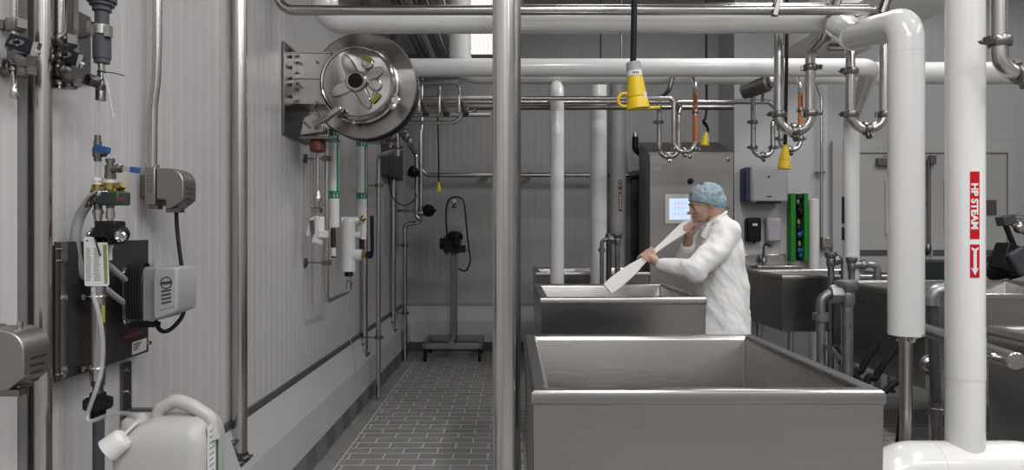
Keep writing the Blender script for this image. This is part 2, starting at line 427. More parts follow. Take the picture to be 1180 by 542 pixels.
# ------------------------------------------------------------------ posts
def post(px, label, z0, z1, off=.04, r=.0315, d=None, base=True):
    p = L(px, 0, off) if d is None else W(px, 0, d)
    t = thing('support_post', (p.x, p.y, z0), label, 'post', 'upright steel support posts')
    MB().cyl(V((p.x, p.y, z0)), V((p.x, p.y, z1)), r, n=28).build('tube', steel, t)
    if base:
        ang = math.atan2(.19, .065); rot = Matrix.Rotation(ang, 3, 'Y')
        m = MB(); m.box(V((p.x+.004, p.y, z0+.005)), (.12, .11, .006), rot)
        m.build('base_plate', steel, t)
        nrm = V((math.sin(ang), 0, math.cos(ang)))
        for a in (-.045, .045):
            for bb in (-.042, .042):
                m = MB(); q = V((p.x+.004, p.y+bb, z0+.005))+V((math.cos(ang), 0, -math.sin(ang)))*a; m.cyl(q, q+nrm*.022, .006, n=8); m.cyl(q+nrm*.003, q+nrm*.011, .010, n=6)
                m.build('anchor_bolt', steeld, t)
    return t
post(48.5, 'steel post at the far left, rising past the blue-lever valves', .38, 3.9, off=.04, r=.0215)
post(276, 'steel post bolted to the curb just right of the white jug', .385, 3.9)
post(420, 'slim steel post behind the white filter housing', .385, 3.3, r=.026)
post(453, 'steel post on the curb nearest the back corner, beside the dark control box', .385, 3.3, r=.026)
m = MB().cyl(W(580.5, 0, 1.72)*1, V((W(580.5,0,1.72).x, 1.72, 3.9)), .0295, n=32)
def straight(name, label, px, d, r, z0, z1, mt, cat='post', group=None):
    p = W(px, 0, d); m = MB(); m.cyl(V((p.x, d, z0)), V((p.x, d, z1)), r, n=32); return m.build(name, mt, label=label, cat=cat, group=group)
straight('support_post', 'thick bright steel post crossing the whole middle of the photo', 580.8, 1.78, .0300, 0, ZC, steel, group='upright steel support posts')
straight('support_post', 'darker steel post peeking out right behind the central post', 591.5, 2.95, .0325, 0, ZC, steeld, group='upright steel support posts')
# wall channel behind far left post
p = L(24, 0, .01); m = MB()
m.bb(XW+.004, XW+.010, p.y, p.y+.04, .5, ZC); m.bb(XW+.010, XW+.022, p.y, p.y+.006, .5, ZC); m.bb(XW+.010, XW+.022, p.y+.034, p.y+.04, .5, ZC)
m.build('wall_channel', mat('channel_grey', (.24,.235,.23), .35, .6), label='open steel channel on the wall behind the far left post', cat='channel', smooth=False)

# ------------------------------------------------------------------ overhead white pipes
def seam(m, p, axis, r):
    m.lathe(V(p)-V(axis).normalized()*.0015, V(axis), [(0, r*.98), (0, r*1.012), (.003, r*1.012), (.003, r*.98)], 32)
# front horizontal + elbow + near vertical
dF = 3.45; rF = .066
t = thing('insulated_pipe', W(1044, 386, 2.68), 'white jacketed pipe crossing the top of the photo, elbowing down beside the steam pipe', 'pipe')
m = MB()
A0 = W(369, 24, 6.6); A1 = W(374.5, 23.5, dF); A2 = W(960, 23.5, dF)
m.tube([V((A1.x, dF, ZC)), V((A1.x, dF, A1.z)), V((A2.x, dF, A1.z)), W(985, 42, 3.12)], rF, 32, fillet=[.09,.05])
m.build('pipe_jacket', white, t)
m = MB(); m.tube([W(966, 30, 3.3), W(985, 41, 3.14), W(1044, 27, 2.68), W(1044, 386, 2.68)], [.062, .0635]+[.0647]*40, 36, fillet=[.04, .085], fs=10)
seam(m, W(1044, 61, 2.68), (0,0,1), .0647)
m.build('drop_jacket', white, t)
m = MB(); m.cyl(W(1044, 386, 2.68), W(1044, 520, 2.68)-V((0,0,.10)), .0235, n=24)
m.lathe(W(1044, 394, 2.68), V((0,0,1)), [(0,.034),(.006,.034),(.006,.028),(.028,.028)], 24)
m.build('bare_pipe', steel, t)
m = MB(); m.bar(W(1052, 391, 2.64), W(1066, 386, 2.62), .012, .008); m.cyl(W(1052,391,2.64), W(1047,391,2.66), .012, n=10); m.build('drain_cock', steel, t)

# second horizontal (middle)
t = thing('insulated_pipe', W(981, 320, 5.3), 'bright white horizontal pipe at mid height overhead that bends down behind the hanging loops', 'pipe')
m = MB(); d2 = 4.45; q0 = W(470, 78, d2); q1 = W(1003, 78, d2)
m.tube([V((XW+.01, d2, q0.z)), V((q1.x, d2, q1.z)), W(981, 138, 5.25), V((W(981,0,5.25).x, 5.25, 0))], .059, 28, fillet=[.09,.12])
m.build('pipe_jacket', white, t)
m = MB()
for y0, y1 in ((227, 258), (262, 277)):
    a = W(971.5, y0, 5.2); bq = W(971.5, y1, 5.2)
    m.bb(a.x-.006, a.x+.006, 5.19, 5.21, bq.z, a.z)
m.build('blue_marker', navy, t)
# third horizontal behind
t = thing('insulated_pipe', W(580, 97, 5.1), 'dimmer white horizontal pipe hanging just behind and below the bright one', 'pipe')
m = MB(); q0 = W(530, 84.5, 5.1); q1 = W(1400, 84.5, 5.1)
m.tube([V((q0.x, 5.1, 3.27)), V((q0.x, 5.1, q0.z)), V((XR-.05, 5.1, q1.z))], .082, 28, fillet=.14)
m.build('pipe_jacket', whitem, t)
# vertical white drops in the centre
def drop(px, top, d, r, z0_, mt, label, elbow=True):
    z0 = 0
    t = thing('insulated_pipe', (W(px,0,d).x, d, z0), label, 'pipe', 'white vertical pipes behind the person\'s tub')
    p = W(px, top, d); m = MB()
    if elbow: m.tube([V((p.x, d, z0)), V((p.x, d, p.z-r)), V((p.x, d+.55, p.z-r))], r, 28, fillet=.10)
    else: m.cyl(V((p.x, d, z0)), V((p.x, d, p.z)), r, n=28)
    seam(m, V((p.x, d, W(px,168 if px<660 else 150,d).z)), (0,0,1), r)
    m.build('pipe_jacket', mt, t)
    return t
drop(642, 90, 4.95, .0500, .3, white, 'leftmost white vertical pipe behind the person\'s tub')
drop(689.7, 86, 5.75, .0700, .3, white, 'middle of the white vertical pipes, left of the one with dark red labels', False)
tC = drop(712, 92, 7.2, .083, .3, greyj, 'greyish vertical pipe with small dark red labels, beside the steel cabinet', False)
for a, bq in ((208, 219), (222, 243.5)):
    pa = W(713.2, a, 7.2); pb = W(713.2, bq, 7.2)
    MB().bb(pa.x-.017, pa.x+.017, 7.2-.088, 7.2-.08, pb.z, pa.z).build('red_marker', dred, tC)
m = MB()
for i in range(8):
    pa = W(713.2, 225+i*2.2, 7.2); m.bb(pa.x-.009, pa.x+.009, 7.2-.0895, 7.2-.087, pa.z-.006, pa.z+.004)
for a in (210.5, 214.5): 
    pa = W(713.2, a, 7.2); m.bb(pa.x-.004, pa.x+.004, 7.2-.0895, 7.2-.087, pa.z-.012, pa.z+.012)
m.build('marker_text', wlab, tC)

# steam pipe
dS = 2.46; rS = .0627; ps = W(1112, 0, dS)
t = thing('steam_pipe', (ps.x, dS, .3), 'thick white vertical pipe with red HP STEAM label at the right', 'pipe')
zt = W(0, 506, dS).z-.105
m = MB(); m.cyl(V((ps.x, dS, zt)), V((ps.x, dS, ZC)), rS, n=48)
m.lathe(V((ps.x, dS, W(0,389,dS).z)), V((0,0,-1)), [(0,rS),(0,rS*1.018),(.145,rS*1.018),(.145,rS)], 48)
m.build('pipe_jacket', white, t)
m = MB(); hx = .095
m.tube([V((W(1030,0,dS).x-.06, dS, .02)), V((W(1030,0,dS).x-.06, dS, zt)), V((W(1195,0,dS).x+.06, dS, zt)), V((W(1195,0,dS).x+.06, dS, .02))], hx, 36, fillet=.14, fs=10)
seam(m, V((W(1075,0,dS).x, dS, zt)), (1,0,0), hx); seam(m, V((W(1158,0,dS).x, dS, zt)), (1,0,0), hx)
m.build('bottom_run', white, t)
def on_cyl(cx, cy, r, ang0, u, z):   # u = distance around, angle measured from -Y towards +X
    a = ang0+u/r; return V((cx+r*math.sin(a), cy-r*math.cos(a), z))
def cyl_patch(cx, cy, r, a0, u0, u1, z0, z1, n=10):
    m = MB(); 
    for i in range(n+1):
        u = u0+(u1-u0)*i/n
        for rr in (r, r+.0006):
            for z in (z0, z1): m.v.append(on_cyl(cx, cy, rr, a0, u*rr/r, z))
    for i in range(n):
        k = 4*i; j = k+4
        m.f += [(k+2,k+3,j+3,j+2), (k,j,j+1,k+1), (k+1,j+1,j+3,k+3), (k,k+2,j+2,j)]
    m.f += [(0,1,3,2), (4*n,4*n+2,4*n+3,4*n+1)]
    return m
aL = -.11; hw = .0162
zz = lambda py: W(0, py, dS).z + .0
cyl_patch(ps.x, dS, rS+.0005, aL, -hw*.95, hw, zz(275.5), zz(199.5)).build('red_marker', red, t)
cyl_patch(ps.x, dS, rS+.0005, aL, -hw*.95, hw, zz(319), zz(281.5)).build('red_marker', red, t)
def text_mesh(s, size, ext=.0, bold=.0):
    c = bpy.data.curves.new('t', 'FONT'); c.body = s; c.size = size; c.offset = bold; c.align_x = 'LEFT'; c.resolution_u = 3
    o = bpy.data.objects.new('t', c); COL.objects.link(o); bpy.context.view_layer.update()
    me = bpy.data.meshes.new_from_object(o.evaluated_get(bpy.context.evaluated_depsgraph_get()))
    bpy.data.objects.remove(o); vs = [v.co.copy() for v in me.vertices]; fs = [tuple(p.vertices) for p in me.polygons]
    bpy.data.meshes.remove(me); return vs, fs
vs, fs = text_mesh('HP STEAM', .040, bold=.0018)
w = max(v.x for v in vs); h = max(v.y for v in vs)
tz0, tz1 = zz(212.5), zz(264.5); sc = (tz0-tz1)/w
m = MB(); hh = .0225
m.v = [on_cyl(ps.x, dS, rS+.0022, aL, -hh/2+(v.y/h)*hh, tz0-v.x*sc) for v in vs]; m.f = fs
m.build('marker_text', wlab, t, smooth=False)
ar = [(-.0055,.33),(-.0115,.36),(-.0115,.44),(0,.375),(.0115,.44),(.0115,.36),(.0055,.33),(.0055,-.24),(.0135,-.20),(0,-.45),(-.0135,-.20),(-.0055,-.24)]
zc0, zsp = (zz(281.5)+zz(319))/2, (zz(281.5)-zz(319))*.96
m = MB(); m.v = [on_cyl(ps.x, dS, rS+.0022, aL, u, zc0+s*zsp) for u, s in ar]; m.f = [(0,1,2,3),(0,3,6),(3,4,5,6),(0,6,7,11),(8,9,7),(7,9,11),(11,9,10)]
m.build('marker_arrow', wlab, t, smooth=False)

# ------------------------------------------------------------------ bare steel overhead lines
dT = 3.05
t = thing('overhead_steel_pipe', W(318, 0, dT), 'long bare steel pipe along the very top with a bend up at each end', 'pipe')
m = MB(); zT = W(0, 11.7, dT).z
m.tube([V((W(320,0,dT).x, dT, ZC)), V((W(320,0,dT).x, dT, zT)), V((W(1010,0,dT).x, dT, zT)), V((W(1013,0,dT).x, dT+.6, zT+.02))], .0220, 24, fillet=[.07,.035], fs=9)
m.build('pipe_run', steelh, t)
p = V((W(893,0,dT).x, dT, zT)); m = MB(); m.lathe(p-V((.012,0,0)), V((1,0,0)), [(0,.023),(0,.029),(.024,.029),(.024,.023)]); m.cyl(p, p+V((0,0,.25)), .009, n=10); m.bar(p+V((-.01,-.025,-.03)), p+V((.012,-.02,.045)), .02, .012)
m.build('pipe_hanger', steeld, t)
# second line right behind the first, seen above it
m = MB(); zz2 = W(0, 7.5, 3.3).z; m.tube([V((.0, 3.3, zz2)), V((W(1000,0,3.3).x, 3.3, zz2))], .016, 18)
m.build('overhead_steel_pipe', steelh, label='slimmer bare steel pipe tucked behind the long top pipe, right of the central post', cat='pipe')
m = MB(); m.tube([W(1016, 16, 3.25), W(1032, -30, 3.25)], .022, 18); m.build('overhead_steel_pipe', steeld, label='short dark steel pipe slanting up beside the big white elbow', cat='pipe')

def hangU(label, x1, x2, top1, top2, clampy, bot, d, r, mt=steel, pre=None, clamps2=None, d2=None, post_pts=None, clampl=True, name='hanging_loop'):
    """U-shaped sanitary loop: riser, bend, riser"""
    t = thing(name, W((x1+x2)/2, bot, d), label, 'pipe', 'steel U-bend loops hanging from the overhead lines')
    a = W(x1, top1, d); c = W(x2, top2, d); zb = W(0, bot, d).z+r; pts = []
    if pre: pts += pre
    pts += [a, V((a.x, d, zb)), V((c.x, d, zb)), c]
    fl = (c.x-a.x)/2*.98
    if post_pts: pts += post_pts
    m = MB(); fil = [fl*.7]*(len(pts)-2); k = len(pre) if pre else 0
    fil = []
    for i in range(1, len(pts)-1):
        fil.append(fl if i in (k+1, k+2) else r*2.2)
    m.tube(pts, r, 20, fillet=fil, fs=9)
    m.build('pipe_run', mt, t)
    for cy in clampy: clamp(t, W(x1, cy, d), (0,0,1), r, (-1 if x1 < 700 or True else 1,-.3,0))
    for cy in (clamps2 if clamps2 is not None else clampy): clamp(t, W(x2, cy, d), (0,0,1), r, (1,-.3,0))
    clamp(t, V(((a.x+c.x)/2, d, zb)), (1,0,0), r, (0,-.5,-1))
    return t
hangU('steel U-bend loop at upper right with a yellow plug below its left side', 897.5, 933.5, -30, 60, [132], 157, 3.62, .0255, clamps2=[78,131],
      post_pts=[W(950, 42, 3.5), W(967, -10, 3.2)])
hangU('steel U-bend loop immediately left of the big white elbow pipe', 980, 1019, 55, -30, [82,132], 154, 3.30, .0220, clamps2=[132], pre=[V((W(980,0,3.3).x, 3.5, W(0,42,3.3).z))])
t = hangU('larger steel U-bend at the top right corner of the photo', 1151.5, 1200, -40, -40, [48], 93, 2.28, .0255, clamps2=[48])
d5 = 5.3
hangU('small U-bend loop hanging above the towel dispenser', 868, 890.5, 118, 143, [141,170], 183, d5, .0195, post_pts=[W(895, 135, 5.4), W(899, 118, 5.45)], pre=None, clamps2=[170])
hangU('slim steel loop behind the orange-labelled riser above the steel cabinet', 759.5, 782, 118, 132, [141,172], 184, d5, .0195, clamps2=[], post_pts=[W(784,124,5.35), W(774,121,5.6)])
t = hangU('steel loop with an orange-labelled riser, right of the big yellow plug, above the cabinet', 776.5, 801.3, 113.5, 98, [172], 178, 4.75, .0165, clamps2=[129,172], pre=[W(601, 113.5, 4.75)], post_pts=[W(799,90,4.85), W(795,78,5.1)])
def wrap_label(t, px, y0, y1, d, r):
    a = W(px, y0, d); c = W(px, y1, d)
    m = MB(); m.lathe(V((a.x, d, c.z)), V((0,0,1)), [(0, r), (0, r*1.06), (a.z-c.z, r*1.06), (a.z-c.z, r)], 24); m.build('orange_label', orange, t)
    m = MB(); x = a.x; y = d-r*1.12; zt = a.z-.02
    for i in range(4): m.bb(x-.006, x+.006, y-.001, y+.003, zt-.018*i-.012, zt-.018*i)
    m.prism([V((x-.011, y, zt-.085)), V((x+.011, y, zt-.085)), V((x, y, zt-.115))], (0,.003,0))
    m.build('label_print', text_dark, t)
wrap_label(t, 801.3, 107, 127, 4.75, .0165); 
m = MB(); a = W(801.3,133,4.75); c = W(801.3,163,4.75); m.lathe(V((a.x,4.75,c.z)), V((0,0,1)), [(0,.0165),(0,.0175),(a.z-c.z,.0175),(a.z-c.z,.0165)],24); m.build('orange_label', orange, t)
t = hangU('orange-labelled steel riser and loop behind the yellow plug above the towel dispenser', 899.5, 922.5, 112, 98, [160], 176, 4.75, .0165, clamps2=[127,160], post_pts=[W(920,90,4.85), W(914,78,5.1)])
wrap_label(t, 922.5, 108, 124, 4.75, .0165)
m = MB(); a = W(922.5,130,4.75); c = W(922.5,157,4.75); m.lathe(V((a.x,4.75,c.z)), V((0,0,1)), [(0,.0165),(0,.0175),(a.z-c.z,.0175),(a.z-c.z,.0165)],24); m.build('orange_label', orange, t)
m = MB(); m.tube([W(775, 88, 5.0), W(771, 104, 5.0), W(764, 111, 5.1), W(748, 116, 5.5)], .017, 16, fillet=.03); m.build('overhead_steel_pipe', steeld, label='short dark bent pipe dropping behind the bright white pipe, right of the big plug', cat='pipe')

# horizontal steel lines at mid height
def hline(label, x0, x1, y, d, r, mt=steelh, ends=None):
    a = W(x0, y, d); c = W(x1, y, d); pts = [a, c]
    if ends: pts = pts+ends
    m = MB(); m.tube(pts, r, 18, fillet=.03); return m.build('steel_line', mt, label=label, cat='pipe', group='horizontal steel lines at mid height')
hline('upper of the steel lines right of the central post, running to the brown motor', 470, 886, 117.5, 5.15, .0185, ends=[W(897,127,5.15), W(898,150,5.2)])
hline('lower dark steel line right of the central post, under the others', 470, 845, 124, 5.5, .0200, steeld)
hline('steel line under the white pipe, just right of the reel', 476, 527, 95, 4.6, .0150)
hline('bright steel line right of the reel, above the three dark stubs', 487, 600, 113.5, 4.75, .0165)
hline('short steel line right of the reel, second from the bottom', 468, 540, 126.5, 4.9, .0130)
hline('steel line behind the central post, level with the reel bottom', 466, 565, 132.5, 4.9, .0160)
m = MB(); m.tube([W(472,141.5,4.9), W(524,141.5,4.9), W(531,135,4.9), W(548,128,5.2)], .0130, 14, fillet=.02); m.build('steel_line', steel, label='lowest steel line under the reel with an upturned end', cat='pipe', group='horizontal steel lines at mid height')
for i, (x, lab) in enumerate(((483, 'dark capped pipe stub nearest the reel'), (506.5, 'middle dark capped pipe stub right of the reel'), (529, 'rightmost dark capped pipe stub before the central post'))):
    t = thing('pipe_stub', W(x, 130, 4.7), lab, 'pipe', 'vertical pipe stubs right of the reel')
    m = MB(); m.tube([W(x-3, 97, 4.9), W(x, 101, 4.72), W(x, 130, 4.72)], .011, 14, fillet=.02); m.build('pipe_run', steel, t)
    m = MB(); m.cyl(W(x+4, 119, 4.66), W(x+8, 132, 4.60), .018, .022); m.build('cap', darkbox, t)
# wall line at the back
t = thing('wall_pipe', W(488, 200, 7.45), 'steel pipe dropping beside the dark box then running along the back wall', 'pipe')
m = MB(); m.tube([W(486, 60, 7.45), W(486, 202, 7.45), V((1.45, 7.45, W(0,202,7.45).z))], .026, 18, fillet=.09); m.build('pipe_run', steel, t)
m = MB()
for x in (560, 610, 727):
    q = W(x, 202, 7.45); m.bb(q.x-.01, q.x+.01, 7.44, ZB, q.z-.035, q.z+.035)
m.build('pipe_bracket', steeld, t)
# ceiling pipes running back above the reel
for i, (xa, xb, lab) in enumerate(((430, 474, 'leftmost ceiling pipe running back over the reel'), (452, 489, 'second ceiling pipe over the reel'), (474, 502, 'middle ceiling pipe over the reel, with a ring hook'),
                                   (500, 518, 'fourth ceiling pipe over the reel'), (521, 533, 'rightmost ceiling pipe, next to the white cap'))):
    m = MB(); q = W(xb, 60, 6.2); m.cyl(V((q.x, 3.4, 3.12-.02*(i % 2))), V((q.x, 7.55, 3.12-.02*(i % 2))), .036+.008*(i % 2), n=18)
    m.build('ceiling_pipe', (steeld, steel, steeld, steel, steeld)[i], label=lab, cat='pipe', group='pipes running back under the soffit')
m = MB(); q = W(533, 48, 5.6); m.lathe(V((q.x, 5.6, q.z)), V((0,1,0)), [(0,.02),(0,.055),(.03,.06),(.2,.06)]); m.build('round_vent', whitem, label='small round white vent cap under the soffit, left of the central post', cat='vent')
for x, lab in ((759, 'thin hanging rod above the bright pipe, nearest the big plug\'s cord'), (692, 'thin black rod above the bright white pipe, right of the central post')):
    q = W(x-(46 if x==759 else 0), 0, 6.5) if False else W({759:716,692:692}[x], 60, 6.2)
    m = MB(); m.cyl(V((q.x, 6.2, W(0,84,6.2).z)), V((q.x, 6.2, ZC)), .011 if x == 759 else .006, n=10); m.build('hanger_rod', steeld if x == 759 else black, label=lab, cat='rod')

# ------------------------------------------------------------------ yellow plugs on cords
def plug(label, cord_pts, top, bot, d, s, loop=True, grey=True, lean=0):
    t = thing('hanging_plug', W(*bot, d), label, 'plug', 'yellow plugs hanging on black cords')
    m = MB(); m.spline(cord_pts, .0125*s, 12); m.build('cord', rubber, t)
    a = W(*top, d); c = W(*bot, d); ax = (c-a); ln = ax.length; ax.normalize()
    g = .32 if grey else .0
    if grey:
        MB().lathe(a, ax, [(0,.018*s),(.002*s,.0285*s),(ln*g,.030*s)], 28).build('grey_gland', gpvc2, t)
        MB().lathe(a+ax*ln*g*.62, ax, [(0,.029*s),(0,.0305*s),(ln*g*.36,.0315*s),(ln*g*.36,.0295*s)], 28).build('white_band', wlab, t)
        m = MB(); q = a+ax*ln*g*.80
        for k in range(4): m.box(q+V((-.010*s+.0065*s*k, -.0318*s, 0)), (.004*s,.001,.008*s))
        m.build('band_print', text_dark, t)
    m = MB(); h = ln*(1-g); o = a+ax*ln*g
    m.lathe(o, ax, [(0,.020*s),(.001,.031*s if grey else .016*s),(h*.1,.033*s if grey else .02*s),(h*.62,.040*s),(h*.64,.037*s),(h*.68,.041*s),(h*.96,.046*s),(h,.047*s),(h,.03*s)], 32)
    m.build('plug_body', yellow, t)
    if loop:
        m = MB(); x = W(720, 118, d-.01); m.torus(o+ax*h*.66+V((-.050*s, 0, -.008)), V((0,1,.1)), .026*s, .0065*s); 
        m.bar(c+V((.03*s,0,.002)), c+V((.085*s,0,.006)), .03*s, .008*s, (0,0,1))
        m.build('cap_strap', yellow, t)
    q = o+ax*h*.62+V((.026*s, -.030*s, 0)); MB().box(q, (.016*s,.006*s,.026*s), Matrix.Rotation(.7,3,'Z')).build('white_patch', wlab, t)
    return t
dP = 2.75
plug('big yellow plug with grey gland hanging in front of the white pipes', [W(731.5, -120, dP), W(731, -20, dP), W(730.5, 30, dP), W(729.5, 73, dP)], (729.5, 71.5), (735.5, 125.5), dP, 1.0)
plug('small yellow plug on a knotted cord hanging above the steel cabinet', [W(814, -60, 6.0), W(814, 60, 6.0), W(814, 128, 6.0), W(810.5, 140, 5.97), W(815, 146, 6.02), W(812, 141, 5.95), W(816, 150, 6.0), W(814, 154, 6.0)], (814, 152), (811.5, 168), 6.0, .85, loop=False, grey=False)
plug('yellow plug in front of the steel loop above the towel dispenser', [W(906.5, -60, 4.1), W(906.5, 60, 4.1), W(905.5, 130, 4.1), W(905, 170, 4.1)], (905, 167), (903.5, 195), 4.1, .82, loop=False, grey=False)
plug('tiny yellow plug on a thin cord hanging before the left part of the back wall', [W(504.5, 100, 6.2), W(504.5, 140, 6.2), W(505.5, 180, 6.2), W(505.5, 212, 6.2)], (505.5, 210), (505.5, 221), 6.2, .55, loop=False, grey=False)

# brown motor / valve near the dispensers
t = thing('hanging_motor', W(868, 110, 4.9), 'dark cylindrical motor angled beneath the white pipe, above the towel dispenser', 'motor')
m = MB(); m.lathe(W(857, 106, 5.0), W(887, 95, 4.85)-W(857,106,5.0), [(0,.03),(0,.055),(.04,.06),(.19,.06),(.2,.045),(.22,.045)], 24); m.build('housing', steeld, t)
m = MB(); m.cyl(W(868,106,4.95), W(868,121,5.0), .018); m.cyl(W(879,101,4.9), W(879,116,5.0), .012); m.build('fitting', steel, t)
m = MB(); m.ell(W(888,92,4.85), (.025,.025,.03)); m.build('end_cap', whitem, t)

# ------------------------------------------------------------------ electrical cabinet
yc = 6.6; cx0, cx1 = W(748,0,yc).x, W(846,0,yc).x; ct = W(0,175,yc).z; cb = .25; yb = 7.12
t = thing('control_cabinet', ((cx0+cx1)/2, 6.86, 0), 'tall stainless control cabinet with a lit touchscreen behind the person', 'cabinet')
m = MB(); m.prism([V((cx0, yc+.03, cb)), V((cx0, yb, cb)), V((cx0, yb, ct+.16)), V((cx0, yc+.03, ct))], (cx1-cx0, 0, 0)); m.build('body', cabm, t, bevel=.004)
m = MB(); m.bb(cx0+.006, cx1-.006, yc, yc+.028, cb+.02, ct-.02); m.build('door', cabm, t, bevel=.005)
m = MB()
for x in (cx0+.08, cx1-.08):
    for y in (yc+.08, yb-.06): m.cyl(V((x,y,0)), V((x,y,cb+.01)), .025, n=14)
m.build('leg', steel, t)
a = W(766,224,yc); c = W(797,258,yc)
MB().bb(a.x, c.x, yc-.012, yc-.0005, c.z, a.z).build('screen_bezel', wlab, t, bevel=.003)
a = W(771,229,yc); c = W(796,253.5,yc)
MB().bb(a.x, c.x-.01, yc-.014, yc-.0125, c.z, a.z).build('screen', screen, t)
m = MB()
for yy in (235, 240, 247): 
    for i in range(4): 
        q = W(778+i*4, yy, yc); m.bb(q.x-.011, q.x+.006, yc-.0155, yc-.0142, q.z-.002, q.z+.002)
m.build('screen_marks', mat('screen_print', (.10,.16,.35), .5), t)
MB().lathe(W(795.5,209,yc+.001), V((0,-1,0)), [(0,.03),(.006,.03),(.01,.022),(.03,.02)], 20).build('button', black, t)
MB().lathe(W(839,239.5,yc+.001), V((0,-1,0)), [(0,.014),(.006,.014),(.01,.008)], 16).build('door_lock', steeld, t)
MB().lathe(W(792,272,yc+.001), V((0,-1,0)), [(0,.03),(.02,.03),(.04,.024),(.05,.02)], 20).build('selector_knob', black, t)
m = MB(); vs, fs = text_mesh('CIP', .07, bold=.002); q = W(753.5,198,yc)
for i in range(3): m.bb(q.x+i*.026, q.x+i*.026+.02, yc-.0015, yc-.0002, q.z+.01, q.z+.052)
m.build('nameplate', mat('etched_plate', (.42,.41,.40), .35, .8), t)
for x, y in ((795, 181), (839, 184)): MB().lathe(W(x,y,yc+.001), V((0,-1,0)), [(0,.018),(.006,.018),(.01,.01)], 14).build('latch', steeld, t)
t = thing('wall_conduit', W(735,178,7.3), 'short black elbow conduit at the upper left corner of the control cabinet', 'conduit')
m = MB(); m.tube([W(732,158,7.3), W(732,172,7.3), W(741,180,7.2)], .034, 16, fillet=.05); m.build('elbow', black, t)
m = MB(); m.cyl(W(732,153,7.3), W(732,160,7.3), .026, n=14); m.build('collar', steel, t)
m = MB(); m.bb(W(716,0,7.5).x, W(743,0,7.5).x, 7.5, 7.6, W(0,300,7.5).z, W(0,200,7.5).z) if False else m.bb(W(728,0,7.55).x, W(741,0,7.55).x, 7.5, ZB, .55, W(0,197,7.5).z)
m.build('wall_channel', steeld, label='dark vertical channel on the back wall left of the control cabinet', cat='channel')

# ------------------------------------------------------------------ dispensers & service wall
def S(px, py, o=0.0): return W(px, py, ZR-o)
t = thing('towel_dispenser', S(883,236,.1), 'silver paper towel dispenser on the wall behind the person', 'dispenser')
a, c = S(864,191,.22), S(909,234,.22)
m = MB(); m.bb(a.x+.012, c.x, ZR-.22, ZR-.03, c.z, a.z); m.build('cover', silverp, t, bevel=.03)
m = MB(); m.bb(a.x-.03, a.x+.02, ZR-.18, ZR-.002, c.z+.02, a.z-.01); m.build('side', bluedark, t, bevel=.015)
m = MB(); q = S(886,232,.2); m.bb(q.x-.13, q.x+.12, ZR-.215, ZR-.05, q.z-.02, q.z+.02); m.build('paper_slot', black, t)
m = MB(); q = S(886,226.5,.225); m.bb(q.x-.02, q.x+.03, ZR-.224, ZR-.218, q.z-.006, q.z+.004); m.ell(S(886,204,.22), (.012,.006,.014)); m.build('badge', text_dark, t)
for px, lab, mt, mn in ((869, 'black soap dispenser under the towel dispenser', black, wlab), (892, 'pale grey soap dispenser right of the black one', lav, silverp)):
    t = thing('soap_dispenser', S(px,279,.05), lab, 'dispenser')
    a, c = S(px-8,251,.1), S(px+9,279,.1)
    m = MB(); m.bb(a.x, c.x, ZR-.1, ZR-.002, c.z, a.z); m.build('cover', mt, t, bevel=.022)
    q = S(px+1,259,.1); MB().bb(q.x-.025, q.x+.025, ZR-.103, ZR-.0995, q.z-.012, q.z+.012).build('badge', mn, t)
    q = S(px,278,.06); MB().cyl(q, q-V((0,0,.025)), .012, n=10).build('nozzle', mt, t)
t = thing('hand_sink', S(882,305,.2), 'small steel hand sink with gooseneck tap under the soap dispensers', 'sink')
a, c = S(857,293,.0), S(907,305,.0)
m = MB(); m.bb(a.x-.01, c.x-.02, ZR-.03, ZR-.002, c.z, a.z); m.bb(a.x-.01, c.x-.02, ZR-.42, ZR-.03, c.z-.20, c.z+.01); m.build('basin', steel, t, bevel=.01)
m = MB(); m.tube([W(880,306,ZR-.1), W(880,286,ZR-.1), W(882,281,ZR-.12), W(888,284,ZR-.2)], .014, 12, fillet=.02); m.lathe(W(880,303,ZR-.1), V((0,0,1)), [(0,.03),(.03,.028),(.05,.015)]); m.bar(W(880,299,ZR-.1), W(884,296,ZR-.12), .012, .01)
m.build('tap', steeld, t)
t = thing('glove_rack', S(921,301,.05), 'green vertical rack with blue bundles on the wall', 'rack')
a, c = S(911,223,.1), S(931,301,.1)
m = MB(); m.bb(a.x, a.x+.05, ZR-.11, ZR-.002, c.z, a.z); m.bb(c.x-.04, c.x, ZR-.11, ZR-.002, c.z, a.z); m.bb(a.x+.05, c.x-.04, ZR-.02, ZR-.002, c.z, a.z); m.build('channel', green, t, bevel=.003)
m = MB(); m.bb(a.x+.052, c.x-.042, ZR-.03, ZR-.021, c.z+.005, a.z-.005); m.build('liner', black, t)
for i, py in enumerate((228, 236, 244, 262, 270, 292)):
    q = S(922+(i % 3-1)*.8, py, .07); m = MB(); random.seed(i)
    for j in range(4): m.ell(q+V((random.uniform(-.015,.015), random.uniform(-.01,.01), random.uniform(-.03,.03))), (.028,.02,.03), n=12, m=8)
    m.build('blue_bundle', blue if i in (4,5) else navy, t)
for i, py in enumerate((232, 256, 281)):
    q = S(919.5+i*.8, py, .075); MB().ell(q, (.016,.012,.03), n=12, m=8).build('tan_tip', mat('tan', (.30,.17,.12), .6), t)
m = MB(); q = S(938,231,.08); m.cyl(V((q.x, q.y, 0)), q, .052, n=20); m.ell(q, (.052,.052,.02)); m.build('drain_pipe', whitem, label='plain white capped standpipe right of the green rack', cat='pipe')
t = thing('conduit', S(947,280,.05), 'thin steel conduit with a small junction box, left of the door frame', 'conduit')
m = MB(); m.tube([S(941,96,.05), S(946.5,112,.05), S(946.5,276,.05)], .015, 12, fillet=.05); m.build('pipe_run', steel, t)
m = MB(); q = S(951.5,279.5,.07); m.box(q, (.10,.1,.11)); m.build('junction_box', steel, t, bevel=.008)
